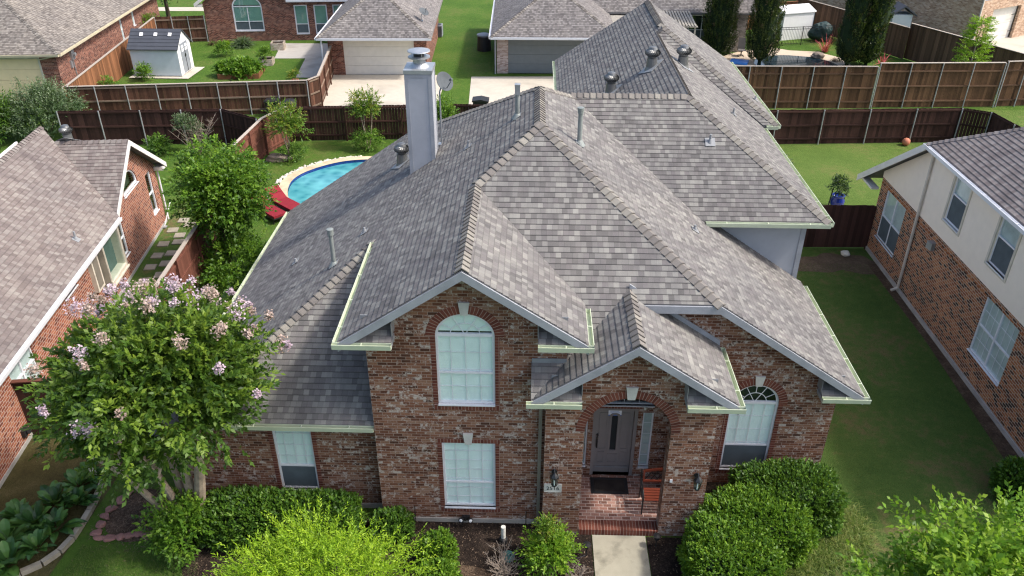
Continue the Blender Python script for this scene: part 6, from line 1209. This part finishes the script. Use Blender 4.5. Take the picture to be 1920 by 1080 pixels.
t = tree('sapling', 'light green sapling left of the concrete path', 'tree', (.55, 12.5, 0)); crown_lumpy('crown', t, (.55, 12.4, .55), (.42, .40, .48), 'leaf_maple', nl=26, lr=.2, per=20, k=9, L=.3, leafL=.09, leafW=.04, seed=75, droop=.2, lo=.2); limbs('trunk', t, (.55, 12.5, 0), [(.5, 12.6, 1.2), (.25, 12.6, .8), (.8, 12.5, .8), (.6, 12.2, .7)], .016, .006, 'twig', sub=False); crown_lumpy('shoot', t, (.5, 12.6, 1.1), (.10, .10, .28), 'leaf_redtip', nl=8, lr=.12, per=12, k=8, L=.25, leafL=.08, leafW=.03, seed=76)
twigs('bare_shrub', 'leafless grey twiggy shrub at the bottom centre', (-.45, 12.25), .55, .75, 60, 'twig', 81, .009); twigs('bare_shrub', 'thin leafless twigs between sapling and path', (1.15, 12.1), .45, .45, 34, 'twig', 82, .007)
# --- hosta clump with big leaves
def hosta(x, y, s, label, seed):
    t = tree('hosta', label, 'plant', (x, y, 0), group='broad leaved plants by the curved border'); rr = np.random.default_rng(seed); n = 34; a = rr.uniform(0, 6.28, n); el = rr.uniform(.35, 1.25, n); L = s*rr.uniform(.7, 1.15, n); V = []
    for i in range(n):
        d = np.array([math.cos(a[i])*math.cos(el[i]), math.sin(a[i])*math.cos(el[i]), math.sin(el[i])]); sd = np.array([-math.sin(a[i]), math.cos(a[i]), 0]); b = np.array([x, y, .05])+d*L[i]*.25; w = L[i]*.155; up = np.cross(sd, d)
        pts = []
        for f, ww in ((0, .12), (.3, .9), (.62, 1), (.86, .55), (1, .03)):
            c_ = b+d*L[i]*f+np.array([0, 0, -1])*L[i]*.35*f**2; pts.append((c_-sd*w*ww-up*.0+np.array([0, 0, .03*ww]), c_, c_+sd*w*ww+np.array([0, 0, .03*ww])))
        for p, q in zip(pts, pts[1:]): V.append([p[0], p[1], q[1], q[0]]); V.append([p[1], p[2], q[2], q[1]])
    mesh_np('leaf', np.array(V), 'leaf_hosta', np.repeat(rr.random(n), 8), t, ORG[t.name])
for i, (x, y, s) in enumerate([(-11.95, 12.75, .62), (-11.6, 13.3, .6), (-11.45, 13.95, .6), (-11.2, 14.55, .55), (-11.6, 12.15, .62), (-11.2, 12.6, .5), (-11.05, 13.2, .5), (-10.95, 13.95, .5), (-11.15, 14.95, .45), (-12.1, 13.5, .5), (-11.9, 11.8, .6)]): hosta(x, y, s, 'broad leaved dark green plant inside the curved edging border', 90+i)
# --- grass border, lawn blades, mulch flakes
bp = [(7.45, 14.7), (7.75, 14.2), (7.8, 13.7), (7.55, 13.3), (7.1, 13.05), (6.6, 12.85), (6.1, 12.65), (5.65, 12.3), (5.35, 11.9)]; o_ = []
for a, b in zip(bp, bp[1:]):
    for k in range(5): f = k/5; o_.append((a[0]+(b[0]-a[0])*f, a[1]+(b[1]-a[1])*f, 0))
o_ = np.repeat(np.array(o_), 300, 0); o_[:, :2] += RNG.normal(0, .17, (len(o_), 2)); d = RNG.normal(0, 1, (len(o_), 3)); d[:, 2] = np.abs(d[:, 2])+.7
kind(mesh_np('border_grass', blades(o_, d, .50, .018, 3, 1.1), 'leaf_liriope'), 'stuff', 'arching border grass around the hedge mounds')
def lawnblades(name, poly, n, h, mat, label):
    xs = [p[0] for p in poly]; ys = [p[1] for p in poly]; P = np.stack([RNG.uniform(min(xs), max(xs), n*2), RNG.uniform(min(ys), max(ys), n*2)], 1); ins = np.zeros(len(P), bool); m = len(poly)
    for i in range(m):
        (x1, y1), (x2, y2) = poly[i], poly[(i+1) % m]; c = (y1 > P[:, 1]) != (y2 > P[:, 1]); ins ^= c & (P[:, 0] < (x2-x1)*(P[:, 1]-y1)/((y2-y1) or 1e-9)+x1)
    P = P[ins][:n]; o_ = np.concatenate([P, np.zeros((len(P), 1))], 1); d = RNG.normal(0, .6, o_.shape); d[:, 2] = 1; kind(mesh_np(name, blades(o_, d, h, .009, 1, .3), mat), 'stuff', label)
leafmat('grass_blade', (0.040, 0.080, 0.016), (0.080, 0.130, 0.026), (0.17, 0.165, 0.06), trans=0.2, rough=.7)
lawnblades('lawn_grass', [(7.6, 15.4), (7.9, 14.2), (7.2, 12.9), (5.6, 11.7), (5.2, 10), (12.8, 10), (12.8, 27), (7.6, 27)], 70000, .055, 'grass_blade', 'short grass blades of the shaded side lawn'); lawnblades('lawn_grass', [(-10.4, 10), (-6.5, 10), (-7.5, 12.6), (-10.3, 12.8)], 16000, .06, 'grass_blade', 'short grass blades of the front left lawn')
fp = RNG.uniform((-7.5, 10.5), (4.2, 13.8), (9000, 2)); fp = fp[~((fp[:, 0] > 1.55) & (fp[:, 0] < 2.9))]; f3 = np.concatenate([fp, np.full((len(fp), 1), .018)], 1); dd = RNG.normal(0, 1, f3.shape); dd[:, 2] *= .12
kind(mesh_np('mulch_flakes', leafquads(f3, dd, .05, .02, .3), 'litter_flake', RNG.random(len(f3))**2.2), 'stuff', 'scattered bark flakes on the front beds')
f3 = RNG.normal((-9.25, 13.75), (.45, .45), (2600, 2)); f3 = np.concatenate([f3, np.full((len(f3), 1), .022)], 1); dd = RNG.normal(0, 1, f3.shape); dd[:, 2] *= .15; kind(mesh_np('pine_litter', leafquads(f3, dd, .09, .012, .3), 'litter_flake'), 'stuff', 'dry needles and twigs beside the reddish stones')
